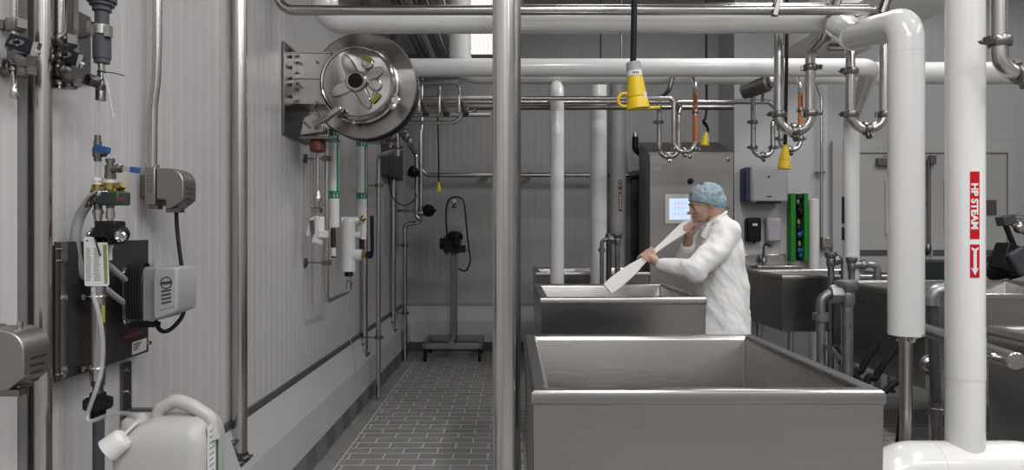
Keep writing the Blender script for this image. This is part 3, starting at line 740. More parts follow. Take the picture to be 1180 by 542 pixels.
m = MB(); q = S(945,199,.05); m.bar(q-V((.05,0,0)), q+V((.05,0,0)), .03, .02); m.bar(q-V((.04,0,.02)), q+V((.03,0,.03)), .015, .015); m.build('conduit_clip', steeld, t)
m = MB(); m.bb(W(1050,0,6.8).x, W(1120,0,6.8).x, 6.6, 6.95, .0, W(0,300,6.8).z); m.build('storage_bin', mat('dark_green_bin', (.015,.022,.018), .5), label='dark green bin between the two big white vertical pipes', cat='bin', bevel=.01)

# dark machine at right
t = thing('drain_pump', W(1155,320,5.6), 'dark blue pump motor with angled arms at the right edge, beyond the tub rims', 'pump')
m = MB(); m.lathe(W(1135,312,5.6), W(1175,300,5.5)-W(1135,312,5.6), [(0,.07),(.01,.1),(.12,.11),(.13,.13),(.22,.13),(.23,.10),(.34,.095)], 24); m.build('motor', navy, t)
m = MB(); m.box(W(1158,297,5.45), (.12,.16,.22), Matrix.Rotation(.35,3,'Y')); m.build('terminal_box', black, t, bevel=.01)
m = MB(); m.box(W(1171,301,5.4), (.14,.14,.2), Matrix.Rotation(-.5,3,'Y')); m.build('gearbox', gpvc, t, bevel=.02)
m = MB(); m.tube([W(1158,258,5.4), W(1172,292,5.4)], .020, 12); m.build('arm', black, t)
m = MB(); m.box(W(1159,254,5.4), (.10,.1,.075), Matrix.Rotation(-.25,3,'Y')); m.build('head', gpvc, t, bevel=.008)
m = MB(); m.ell(W(1175,262,5.4), (.05,.04,.05)); m.cyl(W(1168,250,5.4), W(1190,252,5.4), .02); m.cyl(W(1165,257,5.4), W(1190,275,5.4), .018); m.tube([W(1172,246,5.4), W(1180,256,5.4), W(1192,262,5.4)], .014, 10); m.build('manifold', steel, t)
m = MB(); m.bb(W(1130,0,5.6).x, W(1200,0,5.6).x, 5.3, 5.9, .60, .84); m.build('stand', steeld, t)
for x in (1132, 1198):
    MB().bb(W(x,0,5.6).x, W(x,0,5.6).x+.04, 5.35, 5.39, 0, .60).build('leg', steeld, t)

# ------------------------------------------------------------------ galvanised water stands between the tubs
def stand(label, caps, d, r, ex, ytop, ybot, zb=0, elbow_y=None, mt=galv, wrap=False, d2=None):
    """upright pipe with round cap, cross pipe and a second upright ending in an elbow"""
    t = thing('water_stand', V((W(caps,0,d).x, d, zb)), label, 'pipe', 'galvanised pipe stands between the tubs')
    p = W(caps, ytop, d); m = MB(); m.cyl(V((p.x, d, zb)), p, r, n=18); m.build('upright', mt, t)
    m = MB(); m.lathe(p+V((0,0,-r*4.6)), V((0,0,1)), [(0,r*1.1),(r*.5,r*1.35),(r*2.2,r*1.35),(r*2.6,r*1.25),(r*3.0,r*1.7),(r*4.0,r*1.95),(r*4.6,r*1.85),(r*4.8,r*1.3)], 8 if False else 20); m.build('cap_fitting', galv, t)
    dd = d2 or d; e = W(ex, elbow_y, dd); cz = p+V((0,0,-r*2.4))
    m = MB(); m.tube([cz, V((e.x, dd, cz.z-(0 if not wrap else .0))), V((e.x, dd, zb))], r*(1.15 if wrap else .82), 18, fillet=r*1.8); m.build('branch', foil if wrap else mt, t)
    mid = cz.lerp(V((e.x, dd, cz.z)), .45); m = MB(); ax = (V((e.x, dd, cz.z))-cz).normalized()
    m.lathe(mid-ax*r, ax, [(0,r*1.1),(0,r*1.6),(r*.6,r*1.75),(r*1.4,r*1.75),(r*2,r*1.5),(r*2,r*1.1)], 8); m.build('union', galv, t); m = MB()
    m.lathe(V((e.x, dd, cz.z-r*3.4)), V((0,0,-1)), [(0,r*1.1),(0,r*1.4),(r*1.4,r*1.4),(r*1.4,r*1.1)], 12)
    m.build('elbow_collar', galv, t)
    return t
t = stand('galvanised pipe stand with round cap just beyond the near tub\'s right corner', 976, 3.15, .0255, 946, 324, 0, elbow_y=335)
m = MB(); a = W(950,400,3.1); m.tube([a, W(960,404,3.1), W(968,415,3.1)], .012, 10, fillet=.02); m.bar(W(950,398,3.08), W(959,402,3.05), .012, .01); m.build('valve', steeld, t)
stand('small galvanised pipe stand before the white vertical pipe, elbow to its right', 981.5, 5.18, .0220, 1011, 297, 0, elbow_y=303, wrap=True)
stand('small galvanised pipe stand left of the white vertical pipe, behind the capped stand', 957.5, 5.30, .0240, 972, 291, 0, elbow_y=300)
stand('pair of slim capped pipes standing just beyond the person\'s tub', 711.5, 5.05, .0190, 693.5, 269, 0, elbow_y=281)
m = MB(); p = W(701.5, 270, 5.3); m.cyl(V((p.x,5.3,0)), p, .021, n=16); m.lathe(p-V((0,0,.06)), V((0,0,1)), [(0,.022),(.02,.028),(.05,.028),(.065,.02)], 16)
m.build('water_stand', mat('dark_galv', (.10,.10,.10), .45, .7), label='dark capped pipe just behind the slim pair beyond the person\'s tub', cat='pipe')
t = thing('water_stand', V((W(1076,0,3.72).x, 3.72, 0)), 'dark wrapped pipe with elbow seen between the two big white vertical pipes', 'pipe')
m = MB(); m.tube([W(1108,335,3.7), W(1073,335,3.72), W(1073,352,3.72)], .042, 18, fillet=.05); m.build('branch', foil, t)
m = MB(); m.tube([W(1074,345,3.72), W(1079,470,3.72)], .027, 16); m.build('upright', mat('dark_galv', (.10,.10,.10), .45, .7), t)
m = MB(); q = W(1079,480,3.72); m.lathe(q+V((0,0,.08)), V((0,0,-1)), [(0,.028),(.0,.036),(.03,.036),(.035,.045),(.07,.045),(.075,.03),(.13,.03)], 10); m.cyl(q, V((q.x, q.y, 0)), .024, n=14); m.build('union', steeld, t)
# tub outlet and hoses
t = thing('tub_outlet', W(1072,420,3.98), 'round steel outlet fitting low on the tub panel between the big white pipes', 'fitting')
m = MB(); m.lathe(W(1071,421,4.02), V((0,-1,0)), [(0,.05),(.012,.05),(.02,.032),(.10,.032),(.10,.024)], 24); m.build('outlet', steel, t)
m = MB(); m.torus(W(1071,421,4.0), V((0,1,0)), .055, .007); m.build('ring', steeld, t)
for i, (pts, lab) in enumerate((([(962,385),(968,400),(985,420),(1012,440),(1040,432)], 'black hose arching lowest behind the near tub\'s right corner'),
                           ([(1010,398),(1000,412),(992,428),(985,438)], 'black hose slanting down, left of its twin'), ([(1030,405),(1018,420),(1008,436),(998,445)], 'black hose slanting down, right of its twin'))):
    m = MB(); m.spline([W(x, y+ (14 if i==0 else 0), 3.5) for x, y in pts]+[V((W(pts[-1][0]-10,0,3.4).x, 3.4, .02))], .018, 10); m.build('rubber_hose', rubber, label=lab, cat='hose')
m = MB(); q = W(1054, 0, 4.2); m.cyl(V((q.x,3.7,0)), V((q.x,3.7,W(0,440,3.7).z)), .022, n=14); m.lathe(V((q.x,3.7,W(0,446,3.7).z)), V((0,0,1)), [(0,.03),(.03,.03),(.03,.02)],12); m.build('floor_standpipe', whitem, label='short pale standpipe behind the bare steel pipe at the lower right', cat='pipe')
m = MB(); q = W(1009, 415, 4.0); m.cyl(V((W(970,0,3.9).x,3.9,0)), W(970,400,3.9), .03, n=14); m.build('floor_standpipe', steeld, label='dark floor pipe under the tub with the dark left side', cat='pipe')

# handrail cylinder
t = thing('grab_rail', W(1120,400,3.0), 'thick horizontal steel rail passing behind the steam pipe, its round end at the right', 'rail')
a, c = W(1172,417,2.62), W(1062,379,3.55); m = MB(); m.lathe(a, c-a, [(0,.030),(.004,.0345),((c-a).length,.0345)], 28); m.build('tube', steelh, t)
ax = (c-a).normalized()
m = MB(); m.cyl(W(1140,411,2.72), W(1120,415,2.50), .007, n=8); m.cyl(W(1142,411,2.72), W(1147,411,2.72), .012, n=8); m.build('bracket', steel, t)

# ------------------------------------------------------------------ hose reel
yR = 3.72; hc = V((W(408.5,92,3.6).x, 3.6, W(0,92,3.6).z))
dc = V((hc.x-.002, 3.8, hc.z+.005))
t = thing('hose_reel', L(341, 110, .0), 'large round stainless hose reel bracketed high on the left wall', 'hose reel')
disc = mat('turned_steel', (.30,.288,.278), .26, 1.0)
nt_ = disc.node_tree; tg = nt_.nodes.new('ShaderNodeTangent'); tg.direction_type = 'RADIAL'; tg.axis = 'Y'
nt_.links.new(tg.outputs['Tangent'], nt_.nodes['Principled BSDF'].inputs['Tangent']); nt_.nodes['Principled BSDF'].inputs['Anisotropic'].default_value = .85; nt_.nodes['Principled BSDF'].inputs['Anisotropic Rotation'].default_value = .25
m = MB(); m.lathe(V((dc.x+.012, 3.77, dc.z)), V((0,1,0)), [(0,.10),(0,.288),(.012,.289),(.012,.10)], 72); m.build('front_flange', disc, t, angle=15)
m = MB(); m.torus(V((dc.x+.012, 3.776, dc.z)), V((0,1,0)), .2895, .0065, n=72, m=10); m.build('flange_rim', steeld, t)
m = MB(); m.lathe(V((dc.x+.012, 3.90, dc.z)), V((0,1,0)), [(0,.10),(0,.286),(.012,.287),(.012,.10)], 72); m.torus(V((dc.x+.012, 3.906, dc.z)), V((0,1,0)), .289, .0065, n=72, m=10); m.build('rear_flange', steeld, t, angle=15)
m = MB(); m.lathe(V((dc.x+.012, 3.775, dc.z)), V((0,1,0)), [(0,.17),(.13,.17)], 40); m.build('drum', steeld, t)
# domed end cover (front), profile in -Y
o = V((hc.x, 3.72, hc.z)); n_ = V((0,-1,0))
m = MB(); m.lathe(o, n_, [(-.02,.10),(-.02,.210),(.0,.214),(.010,.214),(.012,.206),(.05,.203),(.062,.199),(.068,.191),(.066,.184),(.060,.180),(.064,.05),(.05,.045)], 72); m.build('end_cover', steelp, t)
# raised four-arm star hub
star = []
for k in range(120):
    a = 2*PI*k/120; c_ = abs(math.cos(2*(a-.45)))
    rr = .055+.034*c_**2+.072*c_**5
    star.append(V((o.x+rr*math.cos(a), o.y-.060, o.z+rr*math.sin(a))))
m = MB(); m.prism(star, (0,-.020,0)); m.build('star_hub', steelp, t, bevel=.008)
m = MB(); m.lathe(o+V((0,-.08,0)), n_, [(0,.058),(.014,.056),(.020,.050),(.020,.040),(.012,.037)], 36); m.build('hub_ring', steelp, t)
MB().lathe(o+V((0,-.088,0)), n_, [(0,.0375),(.008,.036)], 32).build('hub_bore', black, t)
for ang, rr, w_ in ((1.05,.115,.026), (-.15,.10,.03), (-.62,.128,.018)):
    q = o+V((rr*math.cos(ang), -.070, rr*math.sin(ang))); rot = Matrix.Rotation(-ang, 3, 'Y')
    m = MB(); m.lathe(q, n_, [(0,w_*1.2),(.01,w_*1.2),(.014,w_),(.014,w_*.75),(.006,w_*.7)], 24)
    m.build('cover_boss', steelp, t)
for ang in (1.12, -.70):
    m = MB(); 
    for i in range(7):
        a0 = ang-.22+i*.44/6
        for rr in (.122,.148): m.v.append(o+V((rr*math.cos(a0), -.088, rr*math.sin(a0))))
    for i in range(6): m.f.append((2*i,2*i+1,2*i+3,2*i+2))
    m.v += [p+V((0,.012,0)) for p in m.v[:14]]
    for i in range(6): m.f += [(14+2*i,14+2*i+2,14+2*i+3,14+2*i+1),(2*i,2*i+2,14+2*i+2,14+2*i),(2*i+1,15+2*i,17+2*i,2*i+3)]
    m.f += [(0,14,15,1),(12,13,27,26)]
    m.build('yellow_label', yelg, t)
m = MB()
for ang in (-.32,.9,2.2,3.4,4.6):
    q = o+V((.212*math.cos(ang), -.004, .212*math.sin(ang))); m.cyl(q, q+V((0,-.03,0)), .010, n=10)
m.build('rim_bolt', steel, t)
m = MB(); q = W(455,116,3.62); m.lathe(q+V((0,.03,0)), n_, [(0,.028),(.02,.028),(.03,.02)], 20); m.lathe(q+V((-.012,.03,-.03)), n_, [(0,.02),(.03,.02),(.035,.012)], 16); m.build('guide_roller', steel, t)
# wall bracket
wz = lambda py: W(0, py, 3.8).z
m = MB(); m.bb(XW+.003, XW+.015, 3.55, 4.0, wz(162), wz(62)); m.build('wall_plate', steeld, t, bevel=.003)
m = MB(); xr = hc.x-.15
m.bb(XW+.012, xr, 3.70, 3.708, wz(123), wz(66)); m.bb(XW+.012, xr, 3.69, 3.72, wz(96), wz(91)); m.bb(XW+.012, xr, 3.70, 3.95, wz(67.5), wz(65)); m.bb(XW+.012, xr, 3.70, 3.95, wz(124), wz(122))
m.build('bracket_arm', steel, t, bevel=.002)
m = MB()
for py in (67,74,86,98,105,118,142): m.cyl(V((XW+.012,3.64,wz(py))), V((XW+.03,3.64,wz(py))), .009, n=8); 
for px_, py in ((347,74),(347,100),(366,72),(366,118)): q = W(px_,py,3.70); m.cyl(q, q-V((0,.012,0)), .007, n=8)
m.build('bracket_bolt', steeld, t)
m = MB(); m.prism([W(350,135,3.62), W(362,130,3.62), W(372,143,3.62), W(372,152,3.62), W(345,156,3.62)], (0,.10,0)); m.build('lower_arm_box', steel, t, bevel=.004)
m = MB(); m.bar(W(362,144,3.60), W(394,124,3.60), .03, .05, (0,1,0)); m.build('lower_arm', steelp, t, bevel=.006)
m = MB()
for px_, py in ((352,142),(356,146),(363,141),(364,148)): q = W(px_,py,3.62); m.cyl(q, q-V((0,.012,0)), .008, n=8)
m.build('arm_bolt', steeld, t)
m = MB(); m.prism([W(345,157,3.62), W(383,157,3.62), W(385,160,3.62), W(345,160,3.62)], (0,.15,0)); m.build('lower_shelf', steeld, t)
MB().lathe(W(366,161,3.68), V((0,0,-1)), [(0,.02),(.004,.036),(.03,.043),(.06,.040),(.068,.03)], 24).build('hose_stop', bronze, t)

# ------------------------------------------------------------------ equipment below the reel
def greenpipe(label, px, y0, y1, bands, d, r):
    t = thing('labelled_pipe', W(px, y1, d), label, 'pipe', 'white pipes with green arrow bands under the reel')
    a, c = W(px,y0,d), W(px,y1,d); m = MB(); m.cyl(c, a, r, n=28); m.build('pipe_jacket', white, t)
    for by0, by1 in bands:
        p0, p1 = W(px,by1,d), W(px,by0,d)
        m = MB(); m.lathe(p0, V((0,0,1)), [(0,r*.99),(0,r*1.03),(p1.z-p0.z,r*1.03),(p1.z-p0.z,r*.99)], 28); m.build('green_band', greenlab, t)
        m = MB(); h = p1.z-p0.z
        for u in (-.018, .008, .030):
            for s0, s1, wv in ((.18,.55,.0012),(.5,.82,.0034)):
                pts = [on_cyl(a.x, d, r*1.045, 0, u+wv*sgn*(1 if (s==s0 or wv < .004) else .2), p1.z-h*s) for s, sgn in ((s0,-1),(s0,1),(s1,1),(s1,-1))]
                i = len(m.v); m.v += pts; m.f.append((i,i+1,i+2,i+3))
        m.build('band_arrow', wlab, t, smooth=False)
    pm = cyl_patch(a.x, d, r*1.01, 1.0, -.009, .009, W(0,bands[1][0],d).z, W(0,bands[0][1],d).z, 4); pm.build('green_strip', greenlab, t)
    m = MB(); z1 = W(0,bands[0][1]+4,d).z; z0 = W(0,bands[1][0]-4,d).z; z = z1
    while z > z0+.02:
        i = len(m.v); m.v += [on_cyl(a.x, d, r*1.03, 1.0, u, zz_) for u, zz_ in ((-.0045,z),(.0045,z),(.0045,z-.010),(-.0045,z-.010))]; m.f.append((i,i+1,i+2,i+3)); z -= .017
    m.build('strip_text', wlab, t, smooth=False)
    return t
t1 = greenpipe('white pipe with green arrow bands, the nearer left one with the brown sight tube below', 385, 120, 262, ((149,157),(220.5,229)), 4.1, .0315)
t2 = greenpipe('white pipe with green arrow bands, farther right one above the filter housing', 416.7, 120, 269, ((162,169),(222.5,229.5)), 4.7, .0355)
m = MB(); m.lathe(W(384,297,4.1), V((0,0,1)), [(0,.012),(0,.0155),(.16,.0155),(.178,.012)], 20); m.build('sight_tube', amber, t1)
m = MB(); m.lathe(W(384,296,4.1)+V((0,0,.004)), V((0,0,1)), [(0,.0156),(0,.0162),(.05,.0162),(.05,.0156)], 20); m.build('tube_label', wlab, t1)
m = MB(); m.lathe(W(417,288,4.7), V((0,0,1)), [(0,.016),(0,.019),(.12,.019),(.125,.012)], 20); m.build('sight_tube', amber, t2)

t = thing('filter_housing', W(402,313,4.15), 'white branched filter housing with a black lever valve under the green-banded pipes', 'filter')
dH = 4.35
m = MB(); m.tube([W(402,313,dH), W(402,256,dH)], .044, 28); m.ell(W(402,256,dH), (.044,.044,.03)); m.tube([W(393,255,dH), W(421,255,dH+.05)], .028, 20); m.cyl(W(408,271,dH), W(416,271,dH), .022, n=20); m.cyl(W(405,294,dH), W(417,294,dH), .036, n=24)
m.cyl(W(419,247,dH), W(419,276,dH), .018, n=16); m.build('housing', white, t)
m = MB(); m.lathe(W(402,313,dH), V((0,0,-1)), [(0,.022),(.008,.028),(.03,.028),(.032,.018)], 6); m.build('drain_nut', rubber, t)
m = MB(); m.lathe(W(416,294,dH), V((1,0,0)), [(0,.014),(.01,.02),(.03,.02),(.034,.012),(.06,.012)], 12); m.ell(W(418,252,dH-.04), (.02,.015,.02)); m.build('brass_valve', brass, t)
m = MB(); m.tube([W(425,294,dH-.03), W(429,291,dH-.05), W(428.5,249,dH-.05)], .012, 12, fillet=.01); m.ell(W(426,294,dH-.03), (.024,.02,.024)); m.build('lever', navy, t)
m = MB(); m.tube([W(402,317,dH), W(402,336,dH), W(378,347,3.98), W(376.5,347-9,3.95), W(376.5,160,3.95)], .0125, 14, fillet=[.03,.03,.02]); m.lathe(W(402,334,dH), V((0,0,1)), [(0,.015),(0,.02),(.03,.018),(.05,.022),(.06,.014)], 12); m.build('drain_line', steel, t)
for y in (183, 303):
    m = MB(); q = W(376.5,y,3.95); m.bar(V((XW+.004,3.95,q.z)), q, .010, .008); m.box(q, (.045,.04,.03)); m.cyl(V((XW+.003,3.95,q.z)), V((XW+.012,3.95,q.z)), .028, n=14); m.build('wall_clip', steeld, t)
t = thing('white_valve', W(366,282,3.75), 'white plastic valve block on the left wall, left of the filter housing', 'valve')
m = MB(); dV = 3.8; m.tube([W(366,280,dV), W(368,262,dV), W(368,250,dV)], [.03,.03,.028,.026], 20); m.cyl(W(361,276,dV), W(372,279,dV), .026, n=20); m.box(W(373,270,dV-.02), (.045,.05,.04)); m.tube([W(367,250,dV), W(358,254,dV), W(355,272,dV)], .012, 12, fillet=.02); m.build('valve_body', white, t, bevel=.003)
m = MB(); m.bar(W(358,254,dV-.02), W(362,270,dV-.02), .02, .012); m.build('lever', steeld, t)
m = MB(); m.tube([W(366,250,dV), W(366,170,dV)], .010, 12); m.lathe(W(366,247,dV), V((0,0,1)), [(0,.015),(.01,.026),(.03,.030),(.04,.018),(.06,.02),(.08,.028),(.10,.022),(.13,.012)], 14); m.bar(W(359,236,dV), W(373,236,dV), .02, .025); m.build('steel_fitting', steel, t)
m = MB(); m.cyl(L(359.5,170,.03), L(359.5,352,.03), .005, n=8); m.build('thin_rod', steel, label='thin steel rod standing against the left wall left of the white valve', cat='rod')
m = MB(); m.spline([W(402,340,4.35), W(398,370,4.3), W(403,390,4.35), W(408,408,4.4), W(409,441,4.45)], .003, 6); m.build('thin_cable', gpvc2, label='thin grey cable hanging down the left wall onto the curb', cat='cable')

# pipe with standoffs reaching the floor
def wallpipe(label, px, ytop, d, r, clips, pts_top=None, mt=steel, z0=.02):
    t = thing('floor_riser', V((W(px,0,d).x, d, z0)), label, 'pipe', 'steel risers along the left wall')
    m = MB(); pts = [V((W(px,0,d).x, d, z0)), W(px,ytop,d)]+(pts_top or []); m.tube(pts, r, 18, fillet=r*2.4); m.build('pipe_run', mt, t)
    for y in clips:
        q = W(px,y,d); m = MB(); m.bar(V((XW+.004 if q.z>.5 else -1.15,d,q.z)), q, .012, .010); m.lathe(q-V((0,0,.015)), V((0,0,1)), [(0,r),(0,r*1.5),(.03,r*1.5),(.03,r)], 18); m.box(q+V((r*1.6,0,0)), (.02,.02,.02)); m.build('wall_clip', steeld, t)
    return t
wallpipe('steel riser ending at the floor beside the curb, just right of the filter housing', 436, 180, 5.35, .0185, (389,214), [W(455,174,5.2), W(458,160,5.1)])
wallpipe('steel riser stepping sideways under the blue valve near the back corner', 466.5, 258, 6.95, .0235, (361,283), [W(485,257,6.95), W(485,150,6.95)], z0=.0)
t = thing('process_pipe', W(480,250,6.95), 'short steel pipe with dark valve just left of the long back-corner riser', 'pipe')
m = MB(); m.tube([W(487,253,6.9), W(480,253,6.9), W(480,180,6.9), W(468,160,6.9), W(462,155,6.8)], .0215, 16, fillet=.05); m.build('pipe_run', steel, t)
m = MB(); m.ell(W(476,198,6.8), (.05,.05,.06)); m.cyl(W(470,200,6.8), W(484,200,6.8), .03); m.build('valve', black, t)
m = MB(); m.cyl(W(457,243,6.95), W(484,243,6.95), .014, n=10); m.build('stay', steel, t)
t = thing('actuated_valve', W(491,243,6.85), 'round navy valve actuator on the riser near the back corner', 'valve')
m = MB(); m.lathe(W(489,243,6.9), V((1,-.5,0)), [(0,.03),(.02,.06),(.07,.062),(.09,.05),(.095,.02),(.14,.012)], 20); m.build('actuator', navy, t)
m = MB(); m.lathe(W(481,245,6.9), V((1,0,0)), [(0,.03),(.03,.035),(.06,.03)], 16); m.build('collar', steel, t)
t = thing('wall_box', L(457,200,.0), 'dark enclosure high on the left wall near the back corner', 'box')
m = MB(); q0 = L(447,175,.02); q1 = L(466,175,.02); m.bb(XW+.003, XW+.10, q0.y-.25, q1.y-.6, W(0,203,6.3).z, W(0,165,6.3).z); m.build('enclosure', darkbox, t, bevel=.006)
MB().bb(XW+.10, XW+.108, q0.y-.2, q1.y-.65, W(0,200,6.3).z, W(0,168,6.3).z).build('lid', darkbox, t, bevel=.003)
m = MB(); m.spline([W(447,200,6.2), W(452,226,6.4), W(465,237,6.6), W(478,230,6.8), W(480,222,6.9)], .006, 6); m.build('black_cable', black, label='black cable drooping from the dark enclosure to the riser', cat='cable')
m = MB(); m.bb(XW+.003, XW+.012, 6.45, 7.15, 1.10, 1.75); m.build('backing_board', mat('board_grey', (.33,.33,.33), .45), label='grey backing sheet on the left wall under the dark enclosure', cat='board')
# valve manifold under the reel
t = thing('valve_manifold', W(455,160,5.0), 'cluster of small steel valves and clamps just below right of the reel', 'valve')
dM = 5.0
m = MB(); m.tube([W(425,164,dM), W(460,164,dM)], .016, 14); m.tube([W(458,180,dM), W(458,140,dM)], .020, 14); m.tube([W(450,170,dM), W(453,150,dM), W(470,146,dM)], .016, 14, fillet=.03); m.tube([W(462,150,dM), W(474,165,dM), W(480,176,5.6)], .018, 14, fillet=.03); m.build('pipe_run', steel, t)
for px_, py, ax in ((455,152,(0,0,1)),(458,170,(0,0,1)),(447,164,(1,0,0)),(466,152,(1,0,1)),(441,164,(1,0,0))): clamp(t, W(px_,py,dM), ax, .019, (1,-.5,.2))
MB().ell(W(452,158,dM-.02), (.035,.03,.04)).build('valve_body', steeld, t); MB().ell(W(468,158,dM-.02), (.03,.03,.04)).build('valve_body', steeld, t); MB().cyl(W(464,145,dM), W(468,130,dM), .02).build('valve_stem', steeld, t)
MB().ell(W(445,155,dM-.03), (.032,.03,.032)).build('pale_cap', whitem, t)

# ------------------------------------------------------------------ mixer at the back
dX = 7.2
t = thing('drum_mixer', V((W(523,0,dX).x, dX, 0)), 'wheeled steel mixer stand with a tall plate numbered 2 against the back wall', 'mixer')
m = MB()
za, zb_ = W(0,397,dX-.3).z, W(0,392,dX-.3).z
x0, x1 = W(486,0,6.9).x, W(556,0,6.9).x; zf0, zf1 = .13, .19
for y in (6.9, 7.42): m.bb(x0 if y < 7 else x0+.04, x1, y, y+.045, zf0, zf1)
for x in (x0, x1-.045): m.bb(x, x+.045, 6.9, 7.46, zf0, zf1)
m.bb(W(523,0,dX).x-.022, W(523,0,dX).x+.022, 6.93, 7.44, zf0+.01, zf1+.02)
m.build('base_frame', cabm, t, bevel=.003)
for x in (x0+.03, x1-.03):
    for y in (6.93, 7.43):
        m = MB(); m.cyl(V((x-.014,y,.05)), V((x+.014,y,.05)), .05, n=20); m.bb(x-.02,x+.02,y-.02,y+.02,.09,.13); m.build('caster', rubber, t)
xc = W(523,0,dX).x; m = MB(); m.bb(xc-.034, xc+.034, dX-.03, dX+.03, .18, W(0,288,dX).z); m.build('column', steeld, t, bevel=.004)
m = MB(); pts = []; pw = .085; zt_, zbm = W(0,227,dX-.1).z, W(0,278,dX-.1).z; pc = W(523.5,0,dX-.02).x
for i in range(13):
    a = PI*i/12; pts.append(V((pc+pw*math.cos(a), dX-.03, zt_-pw+pw*math.sin(a))))
pts += [V((pc-pw, dX-.03, zbm)), V((pc+pw, dX-.03, zbm))]
m.prism(pts, (0,.02,0)); m.build('number_plate', cabm, t)
vs, fs = text_mesh('2', .11, bold=.005); m = MB(); q = W(523,239.5,dX-.05); mw = max(v.x for v in vs)
m.v = [V((q.x-mw/2+v.x, dX-.036, q.z+v.y)) for v in vs]; m.f = fs; m.build('number', text_dark, t, smooth=False)
MB().lathe(W(523.5,231.5,dX-.03), V((0,-1,0)), [(0,.025),(.01,.025),(.014,.015)], 14).build('lift_eye', whitem, t)
m = MB(); m.lathe(W(512,281,dX-.12), V((1,0,0)), [(0,.05),(.005,.08),(.10,.085),(.11,.10),(.16,.10),(.17,.06)], 20); m.ell(W(524,273,dX-.12), (.085,.07,.06)); m.box(W(524,287,dX-.12), (.22,.16,.07)); m.cyl(W(507,281,dX-.12), W(513,281,dX-.12), .06, n=16)
m.build('motor', black, t, bevel=.004)
m = MB(); m.cyl(W(515,289,dX-.12), W(515,294,dX-.12), .02, n=12); m.cyl(W(522,290,dX-.12), W(522,295,dX-.12), .014, n=12); m.build('chuck', steeld, t)
m = MB(); m.spline([W(515,272,dX-.06), W(514,245,dX-.06), W(517,231,dX-.06), W(525,227,dX-.06), W(534,232,dX-.06), W(537,255,dX-.06), W(540,285,dX-.06), W(542,300,dX-.06), W(537,312,dX-.06), W(528,310,dX-.05)], .008, 8); m.build('cord', black, t)

# ------------------------------------------------------------------ left foreground
def cylset(m, px, d, segs):
    """stack of coaxial vertical cylinders: (y0, y1, half-width px)"""
    for y0, y1, hwp in segs: m.cyl(W(px,y1,d), W(px,y0,d), hwp*d/F, n=24)
def lever(t, a, c, w, th, label=None):
    m = MB(); m.bar(a, c, w, th, (0,-1,.15)); m.build('lever', navy, t, bevel=.003)
    m = MB(); mid = a.lerp(c, .42); dd = (c-a).normalized(); st = len(m.v); m.torus(mid+V((0,-th*.9,0)), V((0,1,0)), w*.24, w*.045, n=24, m=6)
    for q in range(st, len(m.v)): m.v[q] = mid+V((0,-th*.9,0))+V(((m.v[q]-mid).x*1.9, 0, (m.v[q]-mid).z*.75)); m.build('lever_mark', steel, t)
def steel_valve(label, px, d, y_top, yc1, ylev, x0l, x1l, ybot, r):
    t = thing('lever_valve', W(px,ybot,d), label, 'valve', 'navy-lever steel valves on the left wall')
    m = MB(); m.cyl(W(px,ylev+40,d), W(px,-60,d), r, n=24); m.build('pipe_run', steelp, t)
    clamp(t, W(px+3,yc1,d), (0,0,1), r*1.3, (1,-.6,-.2)); clamp(t, W(px+1,ylev+20,d), (0,0,1), r*1.25, (1,-.7,0)); clamp(t, W(px-1,yc1+.5,d), (0,0,1), r*1.35, (-1,-.1,0))
    m = MB(); m.ell(W(px+1,ylev+10,d), (r*1.9,r*1.7,r*1.9)); m.cyl(W(px,ylev+36,d), W(px,ylev+8,d), r*.85, n=16); m.cyl(W(px,ylev+8,d), W(px,ylev+8,d)+V((.0,-r*2.6,0)), r*.7, n=16); m.lathe(W(px,ylev+34,d), V((0,0,1)), [(0,r*.9),(0,r*1.6),(.006,r*1.6),(.012,r*1.1),(.03,r*1.1),(.036,r*1.6),(.044,r*1.6)], 24)
    m.bar(W(px,ylev+14,d-.005), W(px+10,ylev+17,d-.02), .024, .022); m.bar(W(px,ylev+24,d), W(px-10,ylev+24,d), .022, .022); m.build('valve_body', steeld, t, bevel=.002)
    m = MB(); m.lathe(W(px,ybot,d), V((0,0,1)), [(0,r*.8),(.006,r*1.15),(.02,r*.9),(.03,r*.6),(.06,r*.6)], 20); m.build('outlet', steelp, t)
    lever(t, W(x0l,ylev-3.5,d-.05), W(x1l,ylev+6.5,d-.055), .034, .007)
    m = MB(); m.box(W(x1l+2.5,ylev+8,d-.055), (.012,.012,.032), Matrix.Rotation(.25,3,'Y')); m.lathe(W(x1l+4,ylev+12,d-.06), V((0,-1,0)), [(0,.008),(.006,.008),(.008,.004)], 8); m.build('lever_pivot', steelp, t)
    clamp(t, W(px+13,ylev+21,d-.02), (1,0,0), r*1.2 if r > .012 else .013, (0,-.3,1)); clamp(t, W(px+12,ylev+33,d-.01), (0,0,1), .012, (1,-.4,0)); clamp(t, W(px-9,ylev+30,d), (1,0,0), .013, (0,-1,.2))
    return t
steel_valve('navy-lever steel valve at the very top left edge of the photo', 16.5, 1.60, 0, 29, 49, 9, 39, 114, .0090)
t = steel_valve('navy-lever steel valve between the far left post and the dark grey pipe', 69, 1.74, 0, 48, 63, 66, 91, 99, .0160)
MB().cyl(W(69,99,1.74), W(69,97,1.74), .028, n=24).build('flange', steelp, t)
m = MB(); q = L(92,40,.0); m.bb(XW+.003, XW+.012, q.y-.05, q.y+.03, W(0,86,1.8).z, W(0,4,1.8).z); m.build('mount_plate', steeld, t)
m = MB(); m.bb(W(76,0,1.78).x, W(85,0,1.78).x, 1.78, 1.80, W(0,60,1.78).z, ZC-.6); m.build('flat_bar', steel, t)
m = MB(); m.bar(W(69,92,1.74), W(87,92,1.72), .02, .004); m.bb(W(84.5,0,1.74).x, W(90.5,0,1.74).x, 1.73, 1.735, W(0,102,1.74).z, W(0,84,1.74).z); m.build('tab', steeld, t)

